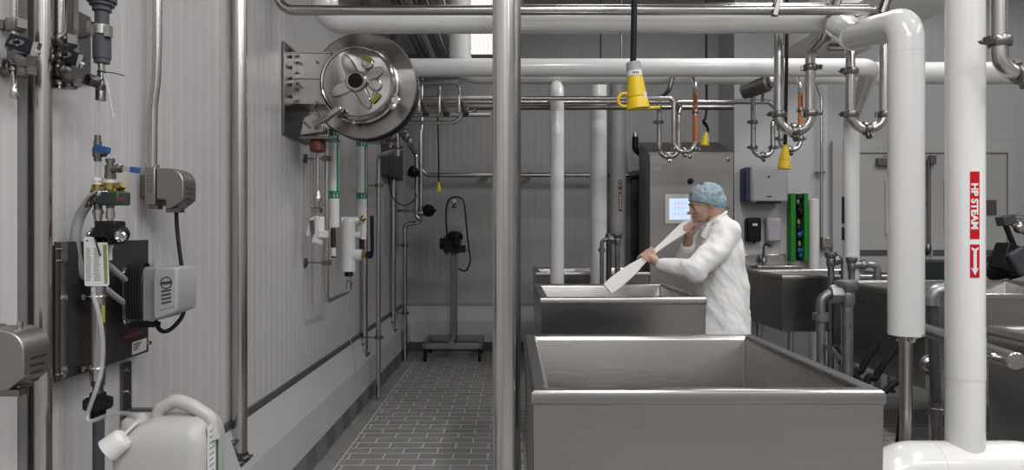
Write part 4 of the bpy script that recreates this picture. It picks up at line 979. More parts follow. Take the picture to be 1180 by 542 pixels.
# grey pvc feed with petcock
dG = 1.80
t = thing('grey_pvc_pipe', W(117,118,dG), 'dark grey plastic pipe hanging top left with a petcock and blue tie', 'pipe')
m = MB(); cylset(m, 117.5, dG, ((-90,8,8),(-6,3,15.5),(3,7,13),(7,13,10),(13,30,7.6),(42,68,9.6),(68,73,8.5))); m.build('pipe_run', gpvc, t)
m = MB(); q = W(117.5,35,dG); m.lathe(q-V((0,0,.012)), V((0,0,1)), [(0,.017),(0,.022),(.024,.022),(.024,.017)], 24); m.bar(q, V((XW+.004, 1.86, q.z)), .014, .014); m.box(q+V((.023,-.01,-.006)), (.012,.02,.03)); m.box(q+V((-.022,-.01,.004)), (.012,.02,.03)); m.build('pipe_clamp', steel, t)
m = MB(); cylset(m, 117, dG, ((73,88,3.8),(86,94,5.0))); m.build('nipple', steelp, t)
m = MB(); m.lathe(W(109,94,dG-.02), V((-.25,-1,.05)), [(-.02,.012),(0,.0155),(.014,.0165),(.020,.015),(.022,.011),(.020,.006)], 20); m.ell(W(115.5,98,dG-.005), (.015,.014,.018)); m.tube([W(112,94,dG), W(116,98,dG), W(116,116,dG)], [.012,.013,.013,.010], 14); m.build('petcock', steeld, t)
m = MB(); m.torus(W(117,83,dG), V((0,0,1)), .0098, .0018, n=20, m=6); m.spline([W(121,83,dG-.008), W(132,84.5,dG-.01), W(143.5,87.5,dG-.01)], .0014, 6); m.build('zip_tie', navy, t)
m = MB(); m.spline([W(120,85,dG-.01), W(125,105,dG-.012), W(131,136,dG-.012)], .0042, 10); m.build('dangling_tube', clear, t)
m = MB(); m.tube([W(115,118,dG), W(113,156,dG)], .0012, 6); m.build('sample_line', clear, t)

# dosing assembly
dD = 1.80
t = thing('dosing_valve_set', W(115,285,dD), 'cluster of brass, green and blue-handled dosing valves above the white tag', 'valve')
m = MB(); cylset(m, 112.5, dD, ((156,163,3.3),(163,172,4.2),(170,181,5.5),(180,186,4.2))); m.cyl(W(112,175,dD), W(122,178,dD), .008, n=10)
cylset(m, 127, dD-.01, ((183,187,5),(187,192,4),(191,202,5.8),(202,206,6.2))); m.cyl(W(127,196,dD-.01), W(139,195,dD-.03), .008, n=12); m.lathe(W(136,194,dD-.03), V((1,-.2,0)), [(0,.012),(.008,.012),(.010,.007),(.016,.007)], 12); m.build('steel_valve', steeld, t)
m = MB(); m.bar(W(109,170,dD-.03), W(126.5,174,dD-.035), .017, .009, (0,-1,0)); m.build('blue_handle', blue, t, bevel=.002)
m = MB(); m.bar(W(150,195.5,dD-.04), W(161.5,196.5,dD-.04), .015, .009, (0,-1,0)); m.build('blue_handle', blue, t, bevel=.002)
m = MB(); m.bar(W(139,194,dD-.035), W(152,196,dD-.04), .011, .003, (0,-1,0)); m.build('handle_stem', steelp, t)
m = MB(); cylset(m, 113, dD, ((186,206,3.4),)); m.build('clear_sleeve', clear, t)
m = MB(); cylset(m, 113, dD, ((205,209,5.5),(209,214,4.5),)); cylset(m, 127, dD-.01, ((206,211,4.6),)); m.build('white_coupling', whitem, t)
m = MB(); cylset(m, 113, dD, ((213,224,6.5),)); cylset(m, 127, dD-.01, ((211,219,7.5),(217,224,6))); m.cyl(W(108,221,dD), W(140,221,dD-.01), .013, n=16); m.lathe(W(137,217,dD-.02), V((.6,-.4,.3)), [(0,.008),(.012,.012),(.022,.008)], 12); m.build('brass_tee', brass, t)
m = MB(); m.box(W(134,229,dD-.03), (.05,.045,.035), Matrix.Rotation(-.25,3,'Z')); m.lathe(W(122,228,dD-.02), V((0,0,1)), [(-.02,.02),(.016,.02)], 20); m.build('green_solenoid', dgreen, t, bevel=.004)
MB().box(W(139,229,dD-.056), (.014,.003,.010), Matrix.Rotation(-.25,3,'Z')).build('coil_label', dred, t)
m = MB(); m.tube([W(126,224,dD-.02), W(117,222,dD-.03), W(105,229,dD-.02), W(100,236,dD-.01)], .0125, 16, fillet=.015); m.build('foil_elbow', steelp, t)
m = MB(); m.spline([W(101,235,dD-.01), W(92,250,dD), W(87,272,dD), W(88,295,dD+.01), W(96,316,dD+.02), W(110,322,dD+.04)], .0128, 14); m.build('grey_hose', gpvc2, t)
m = MB(); cylset(m, 113, dD, ((242,247,6),(247,252,4.8),(251,257,4.2))); cylset(m, 127, dD, ((238,243,4),(243,252,4.8),(250,257,3))); m.build('steel_coupling', steelp, t)
m = MB(); cylset(m, 113, dD, ((224,243,4.5),)); cylset(m, 127, dD, ((222,240,4.5),(256,262,4))); m.build('riser', steeld, t)
m = MB(); m.lathe(W(112,270,dD-.01), V((1,-.35,0)), [(0,.02),(.02,.026),(.04,.026),(.045,.018),(.06,.018),(.065,.024),(.09,.022),(.10,.012)], 20); m.box(W(127,268,dD-.02), (.055,.05,.06)); m.build('pump_head', black, t, bevel=.006)
m = MB(); m.lathe(W(141,272.5,dD-.055), V((.25,-1,0)), [(0,.010),(.010,.014),(.020,.0145),(.024,.010),(.02,.005)], 12); m.build('adjuster_knob', steelp, t)
m = MB(); m.lathe(W(115,272,dD-.008), V((0,0,1)), [(0,.018),(0,.021),(.022,.021),(.022,.018)], 24); m.ell(W(122,270,dD-.03), (.006,.008,.008)); m.ell(W(103,270,dD-.02), (.008,.008,.008)); m.build('hose_clamp', steelp, t)
m = MB(); cylset(m, 126, dD, ((283,286,4),(286,300,3))); m.build('white_nozzle', whitem, t)

t = thing('hanging_tag', W(111,330,1.76), 'white instruction tag with green stripe tied to the dosing valves', 'tag')
ta = 1.755
m = MB(); m.prism([W(96.5,274.5,ta), W(98,273,ta), W(122,274,ta), W(123.5,275.5,ta), W(125.5,328,ta), W(124,330,ta), W(99,330,ta), W(97.5,328.5,ta)], (0,.002,0)); m.build('card', wlab, t)
m = MB(); m.prism([W(118.5,282,ta-.0012), W(122.5,282,ta-.0012), W(124,327,ta-.0012), W(120.5,327,ta-.0012)], (0,.001,0)); m.build('green_stripe', mat('olive_green', (.16,.24,.08), .5), t)
m = MB(); random.seed(3)
for i in range(17):
    y = 286+i*2.3; 
    for x0_, x1_ in ((99,105.5),(108,116.5)):
        e = random.uniform(.6,1.0)*(x1_-x0_); m.prism([W(x0_,y,ta-.001), W(x0_+e,y,ta-.001), W(x0_+e,y+.8,ta-.001), W(x0_,y+.8,ta-.001)], (0,.0008,0))
m.build('tag_print', greyprint, t)
m = MB(); 
for x in (100.5,111,119): m.cyl(W(x,277.8,ta-.001), W(x,277.8,ta+.0005), .0022, n=10)
m.build('tag_hole', black, t)
m = MB(); m.spline([W(105,269,ta-.02), W(109,274,ta-.006), W(113,287,ta-.004), W(116,295,ta-.004)], .0020, 6); m.build('zip_tie', navy, t)

# mounting board
t = thing('mounting_board', L(117,360,.05), 'dark square mounting board on the left wall behind the dosing pipe', 'board')
Xp = XW+.05; yl = Xp*F/(64-CX); yr = Xp*F/(171-CX); zlo = H-(441-CY)/F*yl; zhi = H-(279-CY)/F*yl
m = MB(); m.bb(Xp-.004, Xp, yl, yr, zlo, zhi); m.build('sheet', plate, t)
m = MB(); m.bb(XW+.004, Xp-.004, yl+.03, yl+.06, zlo+.01, zhi-.01); m.bb(XW+.004, Xp-.004, yr-.08, yr-.05, zlo+.01, zhi-.01); m.build('wall_spacer', steeld, t)
m = MB(); m.bb(Xp, Xp+.008, yl+.008, yl+.034, zlo+.003, zhi); m.build('edge_channel', steel, t)
m = MB()
for y, z in ((yl+.012, zlo+.015),(yl+.012, zhi-.02),(yr-.012, zlo+.03),(yl+.012,zhi-.05)): m.cyl(V((Xp,y,z)), V((Xp+.014,y,z)), .006, n=10)
m.build('screw', steelp, t)
def on_plate(px, py, o=.0015):
    d = (Xp+o)*F/(px-CX); return W(px, py, d)
m = MB(); q = [on_plate(152,395), on_plate(169,389.5), on_plate(168.5,403.5), on_plate(152,409.5)]; m.prism(q, (.0008,0,0)); m.build('white_sticker', wlab, t)
m = MB(); 
for i in range(3): q = [on_plate(154,397+i*3.2,.0032), on_plate(163-i*2,394.2+i*3.1,.0032), on_plate(163-i*2,395.4+i*3.1,.0032), on_plate(154,398.2+i*3.2,.0032)]; m.prism(q, (.0005,0,0))
m.build('sticker_print', text_dark, t)
m = MB(); q = [on_plate(141,388), on_plate(164,380.5), on_plate(164,384.5), on_plate(143,392)]; m.prism(q, (.0008,0,0)); m.prism([on_plate(148,383), on_plate(157,380.3), on_plate(157,381.3), on_plate(148,384)], (.0008,0,0)); m.build('red_mark', mat('faded_red', (.16,.03,.035), .5), t)

# sample column
t = thing('dosing_column', W(112,542,1.80), 'vertical steel dosing column clipped over the dark board, black union and grey pipe below', 'pipe')
m = MB(); cylset(m, 112.5, 1.80, ((300,438,8.2),)); m.build('column', steel, t)
for y in (341.5, 423.5):
    m = MB(); q = W(112.5,y,1.80); m.torus(q, V((0,0,1)), .0215, .0025, n=28, m=8); m.bar(q+V((-.02,0,0)), V((Xp, 1.83, q.z)), .018, .012); m.box(q+V((-.03,-.01,0)), (.02,.03,.014)); m.build('column_clip', steelp, t)
m = MB(); m.prism([W(117,352,1.782), W(120.5,352,1.785), W(120.5,372,1.785), W(117,372,1.782)], (0,.002,0)); m.build('yellow_sticker', yelg, t)
m = MB(); cylset(m, 112.8, 1.80, ((436,444,7.2),(440,455,5.6))); m.build('nipple', steeld, t)
m = MB(); cylset(m, 113, 1.80, ((453,461,8.5),(459,471,14),(470,481,8.3))); 
for k in range(10):
    a = 2*PI*k/10; q = W(113,465,1.80)+V((math.cos(a)*.031, math.sin(a)*.031, 0)); m.cyl(q-V((0,0,.012)), q+V((0,0,.012)), .004, n=6)
m.build('union_nut', black, t)
m = MB(); cylset(m, 113.5, 1.80, ((478,640,6.2),)); m.build('grey_pipe', gpvc, t)
m = MB(); m.spline([W(107,331,1.745), W(109,345,1.745), W(114.5,365,1.745), W(118.5,395,1.75), W(117,425,1.75), W(111,448,1.74), W(104,468,1.735), W(100.5,480,1.735), W(104,486,1.73), W(120,480.5,1.73), W(140,476.5,1.70), W(156,479,1.66), W(163,482,1.64)], .0056, 10)
m.build('clear_tubing', clear, label='clear plastic tubing looping from the white tag down into the jug', cat='tube')
m = MB(); 

# controller
t = thing('pump_controller', W(172,370,2.0), 'light grey pump controller box wrapped in black cable, on the dark board', 'controller')
m = MB(); m.prism([W(140,310,1.97), W(166,303,1.97), W(166,370,1.97), W(140,374,1.97)], (0,.06,0)); m.build('back_box', boxgrey, t, bevel=.004)
m = MB(); m.prism([W(164,310,1.93), W(181,308,1.93), W(183,311,1.93), W(183,369,1.93), W(164,371,1.93)], (0,.13,0)); m.build('side_box', boxgrey, t, bevel=.004)
m = MB(); m.prism([W(176,312,1.90), W(180,309,1.90), W(202,308,1.90), W(204,312,1.90), W(204,356,1.90), W(201,361,1.90), W(180,369,1.90), W(176,367,1.90)], (0,.12,0)); m.build('front_box', mat('controller_light', (.30,.30,.30), .45), t, bevel=.006)
m = MB(); m.prism([W(183,320,1.898), W(200,317,1.898), W(200,353,1.898), W(183,358,1.898)], (0,.003,0)); m.build('label_panel', gpvc2, t)
m = MB(); m.torus(W(191.5,326,1.8965), V((0,1,0)), .0155, .0013, n=28, m=6); m.bar(W(186,326.5,1.896), W(197,325.5,1.896), .007, .001, (0,1,0))
for i in range(4): m.bar(W(186,336+i*4.5,1.896), W(197,334+i*4.5,1.896), .004, .001, (0,1,0))
m.build('label_print', text_dark, t)
m = MB()
for k in range(5): 
    x = 148+k*3.4; m.spline([W(x,368,1.935), W(x-2,340,1.93), W(x-.5,312,1.935), W(x+5,303,1.95), W(x+9,306,1.97)], .0052, 8)
m.build('cable_coil', rubber, t)
m = MB(); m.tube([W(124,305,1.83), W(148,326,1.95)], .0085, 12); m.tube([W(119,331,1.83), W(146,352,1.95)], .0085, 12); m.build('conduit', gpvc2, t)
m = MB(); m.box(W(167,374,1.95), (.07,.04,.012)); m.build('gland_bar', black, t)
m = MB()
for x, y in ((142,315),(143,371),(157,314)): m.ell(W(x,y,1.965), (.008,.006,.008), n=10, m=6)
m.build('screw', steel, t)

# bracket for the jug and the shelf it stands on
dJ = 1.62
t = thing('wall_bracket', L(144,470,.02), 'steel angle bracket on the wall just behind the white jug', 'bracket')
q = L(144,420,.004); m = MB(); m.bb(XW+.003, XW+.010, q.y-.022, q.y+.026, .58, W(0,418,q.y).z); zb1 = W(0,471,q.y).z; m.bb(XW+.005, XW+.115, q.y-.012, q.y+.012, zb1-.008, zb1); m.build('arm', steeld, t)
m = MB(); 
for y in (427,452): m.cyl(V((XW+.01,q.y,W(0,y,q.y).z)), V((XW+.018,q.y,W(0,y,q.y).z)), .006, n=10)
m.build('screw', steelp, t)
zj = .60
m = MB(); m.bb(XW+.004, -.62, 1.48, 1.86, zj-.012, zj); m.bb(XW+.004, XW+.012, 1.48, 1.86, zj-.15, zj); m.prism([V((XW+.01,1.5,zj-.15)), V((XW+.01,1.5,zj-.012)), V((-.7,1.5,zj-.012))], (0,.008,0)); m.build('wall_shelf', steel, label='steel wall shelf under the white jug', cat='shelf', smooth=False)

# jug
t = thing('plastic_jug', W(190,560,dJ)*1, 'translucent white plastic jug with looped handle at the bottom left', 'jug')
t.location.z = zj; t['_w'] = tuple(t.location)
def rbox(m, x0,x1,y0,y1,z,r,n=5):
    i = len(m.v)
    for cx_, cy_, a0 in ((x1-r,y1-r,0),(x0+r,y1-r,PI/2),(x0+r,y0+r,PI),(x1-r,y0+r,1.5*PI)):
        for k in range(n+1): a = a0+PI/2*k/n; m.v.append(V((cx_+r*math.cos(a), cy_+r*math.sin(a), z)))
    return i, 4*(n+1)
def J(px): return (px-CX)/F*dJ
def JZ(py): return H-(py-CY)/F*dJ
m = MB(); prev = None
yc_ = dJ+.08
secs = [(-.0,126,255,.085,.02,None)]
def JP(px, py, y): return W(px, py, y)
lv = [(zj,130,223,.070,.03),(zj+.01,126,229,.082,.035),(JZ(545),124,231,.084,.035),(JZ(526),124,232,.084,.035),(JZ(518),127,232,.083,.035),(JZ(509),132,231,.080,.035),(JZ(501),139,229,.074,.035),(JZ(495),147,226,.065,.032),(JZ(491),157,222,.054,.028),(JZ(488),168,216,.042,.022)]
for z, xa, xb, hy, r in lv:
    i, n = rbox(m, J(xa), J(xb), yc_-hy, yc_+hy, z, r)
    if prev is None: m.cap(i, n)
    else: m.bridge(prev, i, n)
    prev = i
m.cap(prev, n, True); m.build('body', hdpe, t, angle=60)
yh = yc_-.01
m = MB(); m.tube([JP(176,502,yh), JP(184,472,yh), JP(203,461,yh), JP(222,468,yh), JP(243,482,yh), JP(246,506,yh)], .0165, 16, fillet=[.02,.03,.03,.02]); m.build('handle', hdpe, t)
m = MB(); m.lathe(JP(158,494,yh), V((-.3,-.1,1)), [(0,.038),(.01,.036),(.022,.030),(.03,.026),(.034,.018)], 28); m.build('neck', hdpe, t)
m = MB(); a = V((J(142),yc_-.09,JZ(506))); m.lathe(a, V((-.75,-.25,-.62)), [(-.012,.02),(-.006,.026),(0,.027),(.035,.029),(.036,.02)], 28); m.build('cap', frost, t)
m = MB(); m.bar(JP(158,486,yc_-.06), JP(142,502,yc_-.085), .010, .003); m.build('cap_strap', frost, t)
xs = J(232)+.0003; y_a, y_b = 1.652, 1.735
def SP(y, z, o=0.0): return V((xs+o, y, z))
zt_ = JZ(497)-.0; m = MB(); m.prism([SP(y_a,zt_), SP(y_a+.062,zt_+.004), SP(y_a+.062,zt_-.17), SP(y_a,zt_-.18)], (.0012,0,0)); m.build('label_card', wlab, t)
m = MB(); m.prism([SP(y_a+.044,zt_,.0014), SP(y_a+.058,zt_,.0014), SP(y_a+.058,zt_-.165,.0014), SP(y_a+.044,zt_-.17,.0014)], (.0008,0,0)); m.build('green_stripe', mat('label_green', (.05,.16,.05), .5), t)
m = MB()
for i in range(10): m.prism([SP(y_a+.008,zt_-.012-.014*i,.0014), SP(y_a+.036-.004*(i % 3),zt_-.012-.014*i,.0014), SP(y_a+.036-.004*(i % 3),zt_-.016-.014*i,.0014), SP(y_a+.008,zt_-.016-.014*i,.0014)], (.0006,0,0))
m.build('label_print', greyprint, t)

# junction boxes
def jbox(label, d, x0, xm, x1, y0, y1, mt=cabm, mount=True, group='rounded steel junction boxes on the left wall', dep=.09, cut=10):
    t = thing('junction_box', W(x0,y1,d), label, 'junction box', group)
    R = 16*d/2.2*.0028*1.0; s = d/F
    X0, X1 = W(x0,0,d).x, W(xm,0,d).x; Z1, Z0 = W(0,y0,d).z, W(0,y1,d).z
    pts = [V((X0,d,Z1))]; R = .045
    for i in range(8): a = PI/2-PI/2*i/7; pts.append(V((X1-R+R*math.cos(a), d, Z1-R+R*math.sin(a))))
    pts += [V((X1,d,Z0+.030)), V((X1-.035,d,Z0+.002)), V((X1-.055,d,Z0)), V((X0+.03,d,Z0+.03)), V((X0,d,Z0+.03))]
    m = MB(); m.prism(pts, (0,dep,0)); m.build('housing', mt, t, bevel=.003)
    m = MB(); m.bb(X0-.035, X0-.002, d-.004, d+dep, Z0+.012, Z1+.004); m.build('back_housing', mt, t, bevel=.003)
    MB().box(V((X0-.012, d+.02, Z0+.006)), (.03,.03,.012)).build('foot', steeld, t); MB().box(V((X1-.035,d+.02,Z0-.004)), (.045,.03,.014)).build('foot', steeld, t)
    m = MB()
    for i in range(4): m.bb(X1-.0005, X1+.0012, d+.02, d+.07-.008*i, Z1-.065-.016*i, Z1-.059-.016*i)
    m.build('embossed_text', steeld, t)
    return t, X0, X1, Z0, Z1
t, X0, X1, Z0, Z1 = jbox('rounded steel junction box under the vertical conduit, left wall', 2.16, 180, 211, 223, 194, 241)
m = MB(); m.bb(XW+.003, X0-.03, 2.19, 2.22, Z0+.04, Z1-.02); m.build('standoff', steeld, t)
# front face etched text
m = MB(); random.seed(5)
for i in range(2):
    for k in range(6): q = W(170.5+i*3.5, 203+k*3.6, 2.155); m.box(q, (.004,.001,.006))
m.build('etched_text', steeld, t)
m = MB(); m.tube([V((W(181,0,2.18).x, 2.2, ZC)), W(181,60,2.2), W(180,92,2.2), W(176,125,2.2), W(175.5,193,2.2)], .0145, 20, fillet=.3); m.build('conduit', steel, t)
MB().lathe(W(175.5,190,2.2), V((0,0,-1)), [(0,.015),(0,.021),(.014,.021),(.016,.016)], 18).build('conduit_nut', steelp, t)
m = MB(); m.spline([W(203,241,2.18), W(204,262,2.18), W(207,290,2.16), W(211,318,2.12), W(214,342,2.08), W(211,362,2.05), W(202,375,2.02), W(192,382,2.0), W(184,380,1.98), W(179,370,1.97)], .0062, 10)
m.build('power_cable', rubber, label='black cable hanging from the junction box and curling to the grey controller', cat='cable')
t, X0, X1, Z0, Z1 = jbox('rounded steel junction box cut off by the left edge of the photo', 1.42, -25, 27, 51, 381, 452, dep=.085)
m = MB(); m.cyl(V((W(7,0,1.42).x, 1.46, Z1-.004)), V((W(7,0,1.42).x, 1.46, Z1+.014)), .006, n=12); m.build('top_screw', steelp, t)
m = MB(); m.tube([W(14,448,1.45), W(20,449,1.45), W(33,441,1.5)], .009, 12, fillet=.01); m.build('lower_arm', steeld, t)

# ------------------------------------------------------------------ person
def remesh(mb, voxel, smooth_it=4, name='t', fac=.5):
    me = bpy.data.meshes.new(name); me.from_pydata([tuple(p) for p in mb.v], [], mb.f)
    bm = bmesh.new(); bm.from_mesh(me); bmesh.ops.recalc_face_normals(bm, faces=bm.faces); bm.to_mesh(me); bm.free()
    o = bpy.data.objects.new(name, me); COL.objects.link(o)
    r = o.modifiers.new('r', 'REMESH'); r.mode = 'VOXEL'; r.voxel_size = voxel; r.adaptivity = 0
    if smooth_it: sm = o.modifiers.new('s', 'SMOOTH'); sm.iterations = smooth_it; sm.factor = fac
    bpy.context.view_layer.update()
    out = bpy.data.meshes.new_from_object(o.evaluated_get(bpy.context.evaluated_depsgraph_get()))
    bpy.data.objects.remove(o); bpy.data.meshes.remove(me)
    b = MB(); b.v = [v.co.copy() for v in out.vertices]; b.f = [tuple(p.vertices) for p in out.polygons]; bpy.data.meshes.remove(out)
    return b
def limb(m, pts, rs, n=20):
    for k in range(len(pts)-1):
        m.cyl(V(pts[k]), V(pts[k+1]), rs[k], rs[k+1], n)
    for p, r in zip(pts, rs): m.ell(p, (r,r,r), n=n, m=10)
dpn = 4.28
def Pn(px, py, dy=0.0):       # dy moves away from camera, keeping metres of the person's plane
    q = W(px, py, dpn); return V((q.x, dpn+dy, q.z))
t = thing('person', V((Pn(838,0).x, dpn, 0)), 'person in white coat and blue hairnet leaning over a tub, holding a white paddle', 'person')
B = MB()
# head: local frame tilted forward about Y; face towards -X
hcen = Pn(812, 232); tilt = math.radians(-15)
Rh = Matrix.Rotation(tilt, 3, 'Y'); HEAD['r'] = Rh
def hp(x, y, z): return hcen + Rh @ (V((x, y, z))*HEAD['s'])
B.ell(hp(.008,0,.020), (.094,.074,.090), Rh, 28, 18)          # cranium
B.ell(hp(-.040,0,-.045), (.048,.056,.068), Rh, 24, 14)        # face
B.ell(hp(-.046,0,-.088), (.036,.040,.030), Rh, 20, 12)        # jaw
B.ell(hp(-.072,0,-.100), (.014,.020,.014), Rh, 14, 8)         # chin
B.ell(hp(-.078,0,.000), (.016,.044,.016), Rh, 14, 8)          # brow
B.ell(hp(-.090,0,-.022), (.010,.009,.024), Rh, 14, 8)         # nose bridge
B.ell(hp(-.108,0,-.044), (.014,.012,.012), Rh, 14, 8)         # nose tip
B.ell(hp(-.092,.010,-.046), (.010,.009,.008), Rh, 10, 6); B.ell(hp(-.092,-.010,-.046), (.010,.009,.008), Rh, 10, 6)
B.ell(hp(-.083,0,-.067), (.011,.022,.006), Rh, 14, 8); B.ell(hp(-.080,0,-.076), (.011,.020,.007), Rh, 14, 8)   # lips
for s in (-1, 1): B.ell(hp(-.058,s*.036,-.040), (.026,.018,.024), Rh, 14, 8)    # cheeks
for s in (-1, 1): B.ell(hp(.014,s*.070,-.018), (.018,.008,.028), Rh, 14, 8)    # ears
limb(B, [hp(.030,0,-.050), Pn(830,262)], [.058,.062])
# torso (inside the coat)
pel = Pn(839, 330); ch = Pn(833, 280)
B.ell(Pn(833,284), (.085,.150,.15), n=24, m=14); B.ell(Pn(833,315), (.085,.13,.15), n=24, m=14); B.ell(Pn(833,345), (.085,.145,.12), n=24, m=14)
# legs
for s in (-1, 1):
    hip = Pn(834,350,s*.075); knee = V((Pn(836,0).x, dpn+s*.09, .47)); ank = V((Pn(842,0).x, dpn+s*.09, .09))
    limb(B, [hip, knee, ank], [.085,.058,.040])
    limb(B, [ank+V((0,0,-.045)), ank+V((-.15,s*.02,-.055))], [.042,.034])
# arms
sL = Pn(826,277,-.165); eL = Pn(786,309,-.27); wL = Pn(756,304,-.14)     # near (left) arm
sR = Pn(826,277,.165); eR = Pn(797,309,.20); wR = Pn(796,275,.055)         # far (right) arm
limb(B, [sL, eL, wL], [.055,.042,.028]); limb(B, [sR, eR, wR], [.055,.042,.029])
# paddle axis
pTop = Pn(795,257,-.01); gR = Pn(790.5,262,-.012); gL = Pn(739,296,-.105); pBot = Pn(700,326,-.20)
axp = (pBot-pTop).normalized()
def hand(wr, grip, side, roll):
    """palm plus four curled fingers and a thumb closing round the paddle shaft at `grip`"""
    r = .017; palm = wr.lerp(grip, .62)+side*.010
    B.ell(wr.lerp(palm,.5), (.028,.028,.028), n=14, m=8)
    limb(B, [wr, palm], [.027,.026]); 
    u = axp; w_ = side.normalized(); v = u.cross(w_).normalized()*roll
    lens = (.95,1.05,1.0,.82)
    for k in range(4):
        c = grip+u*((k-1.5)*.0205); rr = .0095-.0008*(k == 3); R = r+.0085
        pts = []
        for j in range(5):
            a = -.35+j*.72*lens[k]; pts.append(c+w_*(R*math.cos(a))*1.05+v*(R*math.sin(a))*1.05)
        base = palm+u*((k-1.5)*.016)
        limb(B, [base]+pts, [.0125,.0105]+[rr]*3+[rr*.85], 12)
    c = grip-u*.048; pts = []
    for j in range(3):
        a = .3-j*.75; pts.append(c+w_*((r+.010)*math.cos(a))+v*((r+.010)*math.sin(a)))
    limb(B, [wr.lerp(palm,.6)-u*.012]+pts, [.015,.0125,.0110,.0095], 12)
hand(wL, gL+V((0,0,0)), V((.35,-.35,.9)), 1)
hand(wR, gR, V((.85,.30,-.35)), 1)
body = remesh(B, .0042, 3).build('body', skin, t, angle=180)
# eyes, brows, lips
for s in (-1, 1):
    MB().ell(hp(-.072,s*.030,-.018), (.0095,.012,.0095), Rh, 14, 10).build('eye', wlab, t)
    MB().ell(hp(-.079,s*.032,-.019), (.0035,.007,.006), Rh, 12, 8).build('iris', hair, t)
    m = MB(); m.spline([hp(-.094,s*.014,.001), hp(-.090,s*.030,.006), hp(-.078,s*.046,.002)], .0030, 8); m.build('eyebrow', hair, t)
    m = MB(); m.spline([hp(-.085,s*.018,-.0115), hp(-.083,s*.032,-.009), hp(-.072,s*.044,-.014)], .0022, 8); m.build('eyelid', mat('shade_skin', (.30,.15,.10), .6), t)
m = MB(); m.spline([hp(-.088,-.020,-.072), hp(-.096,0,-.0715), hp(-.088,.020,-.072)], .0032, 8); m.build('lips', mat('lip', (.36,.13,.11), .5), t)
# hair mass under the net and the hairnet
m = MB(); m.ell(hp(.018,0,.026), (.092,.079,.086), Rh, 28, 18); m.ell(hp(.055,0,-.025), (.05,.06,.05), Rh); remesh(m,.006,2).build('hair', hair, t, angle=180)
m = MB(); m.ell(hp(.016,0,.024), (.103,.088,.087), Rh, 64, 40); m.ell(hp(.062,0,-.020), (.062,.074,.062), Rh, 40, 24)
# flatten below brow: cut with plane by clamping vertices
nb = remesh(m, .005, 3)
for i, v in enumerate(nb.v):
    l = Rh.inverted() @ (v-hcen); lim = .030 - max(0, (l.x+.095))*0.55
    if l.z < lim and l.x < .03: l.z = lim+(l.z-lim)*.05; 
    q = hcen+Rh @ l; nz = noise.noise(q*38)*.006+noise.noise(q*90)*.003
    d_ = (q-hp(.016,0,.02)).normalized(); nb.v[i] = q+d_*nz
nb.build('hairnet', net, t, angle=180)
m = MB(); rim_ = []
for k in range(40):
    a = 2*PI*k/40; rim_.append(hp(.010+.098*math.cos(a+PI), .084*math.sin(a+PI), .028-.098*(1-math.cos(a))*.5))
m.tube(rim_+[rim_[0]], .0032, 8); m.build('net_band', mat('net_band_blue', (.10,.34,.50), .6), t)
# coat
C_ = MB()
def oval(cx_, py, hx, hy): return (Pn(cx_, py), hx, hy)
secs = [oval(829,247.5,.045,.060), oval(828,251,.062,.078), oval(829,257,.078,.11), oval(828,264,.098,.165), oval(828,274,.120,.195), oval(829,290,.142,.200), oval(830,308,.150,.195), oval(831,330,.165,.195), oval(829,352,.176,.205), oval(828,385,.186,.220), oval(830,440,.195,.235)]
prev = None
for c, hx, hy in secs:
    i = C_.ring(c, V((1,0,0)), V((0,1,0)), hx, 40, hy)
    if prev is None: C_.cap(i, 40)
    else: C_.bridge(prev, i, 40)
    prev = i
C_.cap(prev, 40, True)
limb(C_, [Pn(829,268,-.13), sL.lerp(eL,.35)+V((0,0,-.004)), eL, wL.lerp(eL,.45), wL.lerp(eL,.06)], [.088,.082,.066,.056,.047], 28)
limb(C_, [Pn(829,268,.13), sR.lerp(eR,.35), eR, wR.lerp(eR,.35)], [.088,.080,.064,.050], 28)
C_.ell(eL+V((.01,0,-.02)), (.07,.055,.055), n=24, m=14)
cb_ = remesh(C_, .008, 5)
for i, v in enumerate(cb_.v):
    f1 = noise.noise(V((v.x*9, v.y*9, v.z*3)))*.016+noise.noise(V((v.x*15+v.z*9, v.y*16, v.z*7)))*.010+noise.noise(V((v.x*40+v.z*25, v.y*30, v.z*22)))*.0035
    if v.z > 1.40: f1 *= .3
    c0 = Pn(832,0); d_ = V((v.x-c0.x, v.y-dpn, 0)); d_ = d_.normalized() if d_.length > .01 else V((0,0,0)); cb_.v[i] = v+d_*f1+V((0,0,f1*.4))
cb_.build('coat', cloth, t, angle=180)
m = MB(); pts = []
for k in range(25):
    a = -2.7+5.4*k/24; c = Pn(824,252); pts.append(c+V((.064*math.cos(a), .070*math.sin(a), .040*math.cos(a))))
m.tube(pts, .011, 10); m.build('collar', cloth, t)
m = MB(); m.prism([Pn(811,258,-.085), Pn(815,256,-.09), Pn(808,276,-.10), Pn(803,272,-.09)], (0,.006,0)); m.build('lapel', cloth, t, bevel=.002)
for s in (-1, 1):
    knee = V((Pn(836,0).x, dpn+s*.09, .50)); ank = V((Pn(842,0).x, dpn+s*.09, .13))
    m = MB(); limb(m, [knee+V((0,0,.15)), ank], [.085,.062]); m.build('trouser_leg', trous, t)
    m = MB(); limb(m, [ank+V((0,0,-.02)), ank+V((0,0,-.075))], [.058,.052]); limb(m, [ank+V((-.02,0,-.085)), ank+V((-.17,s*.02,-.09))], [.045,.038]); m.box(ank+V((-.07,s*.01,-.118)), (.27,.09,.022)); remesh(m,.008,2).build('boot', boot, t, angle=180)

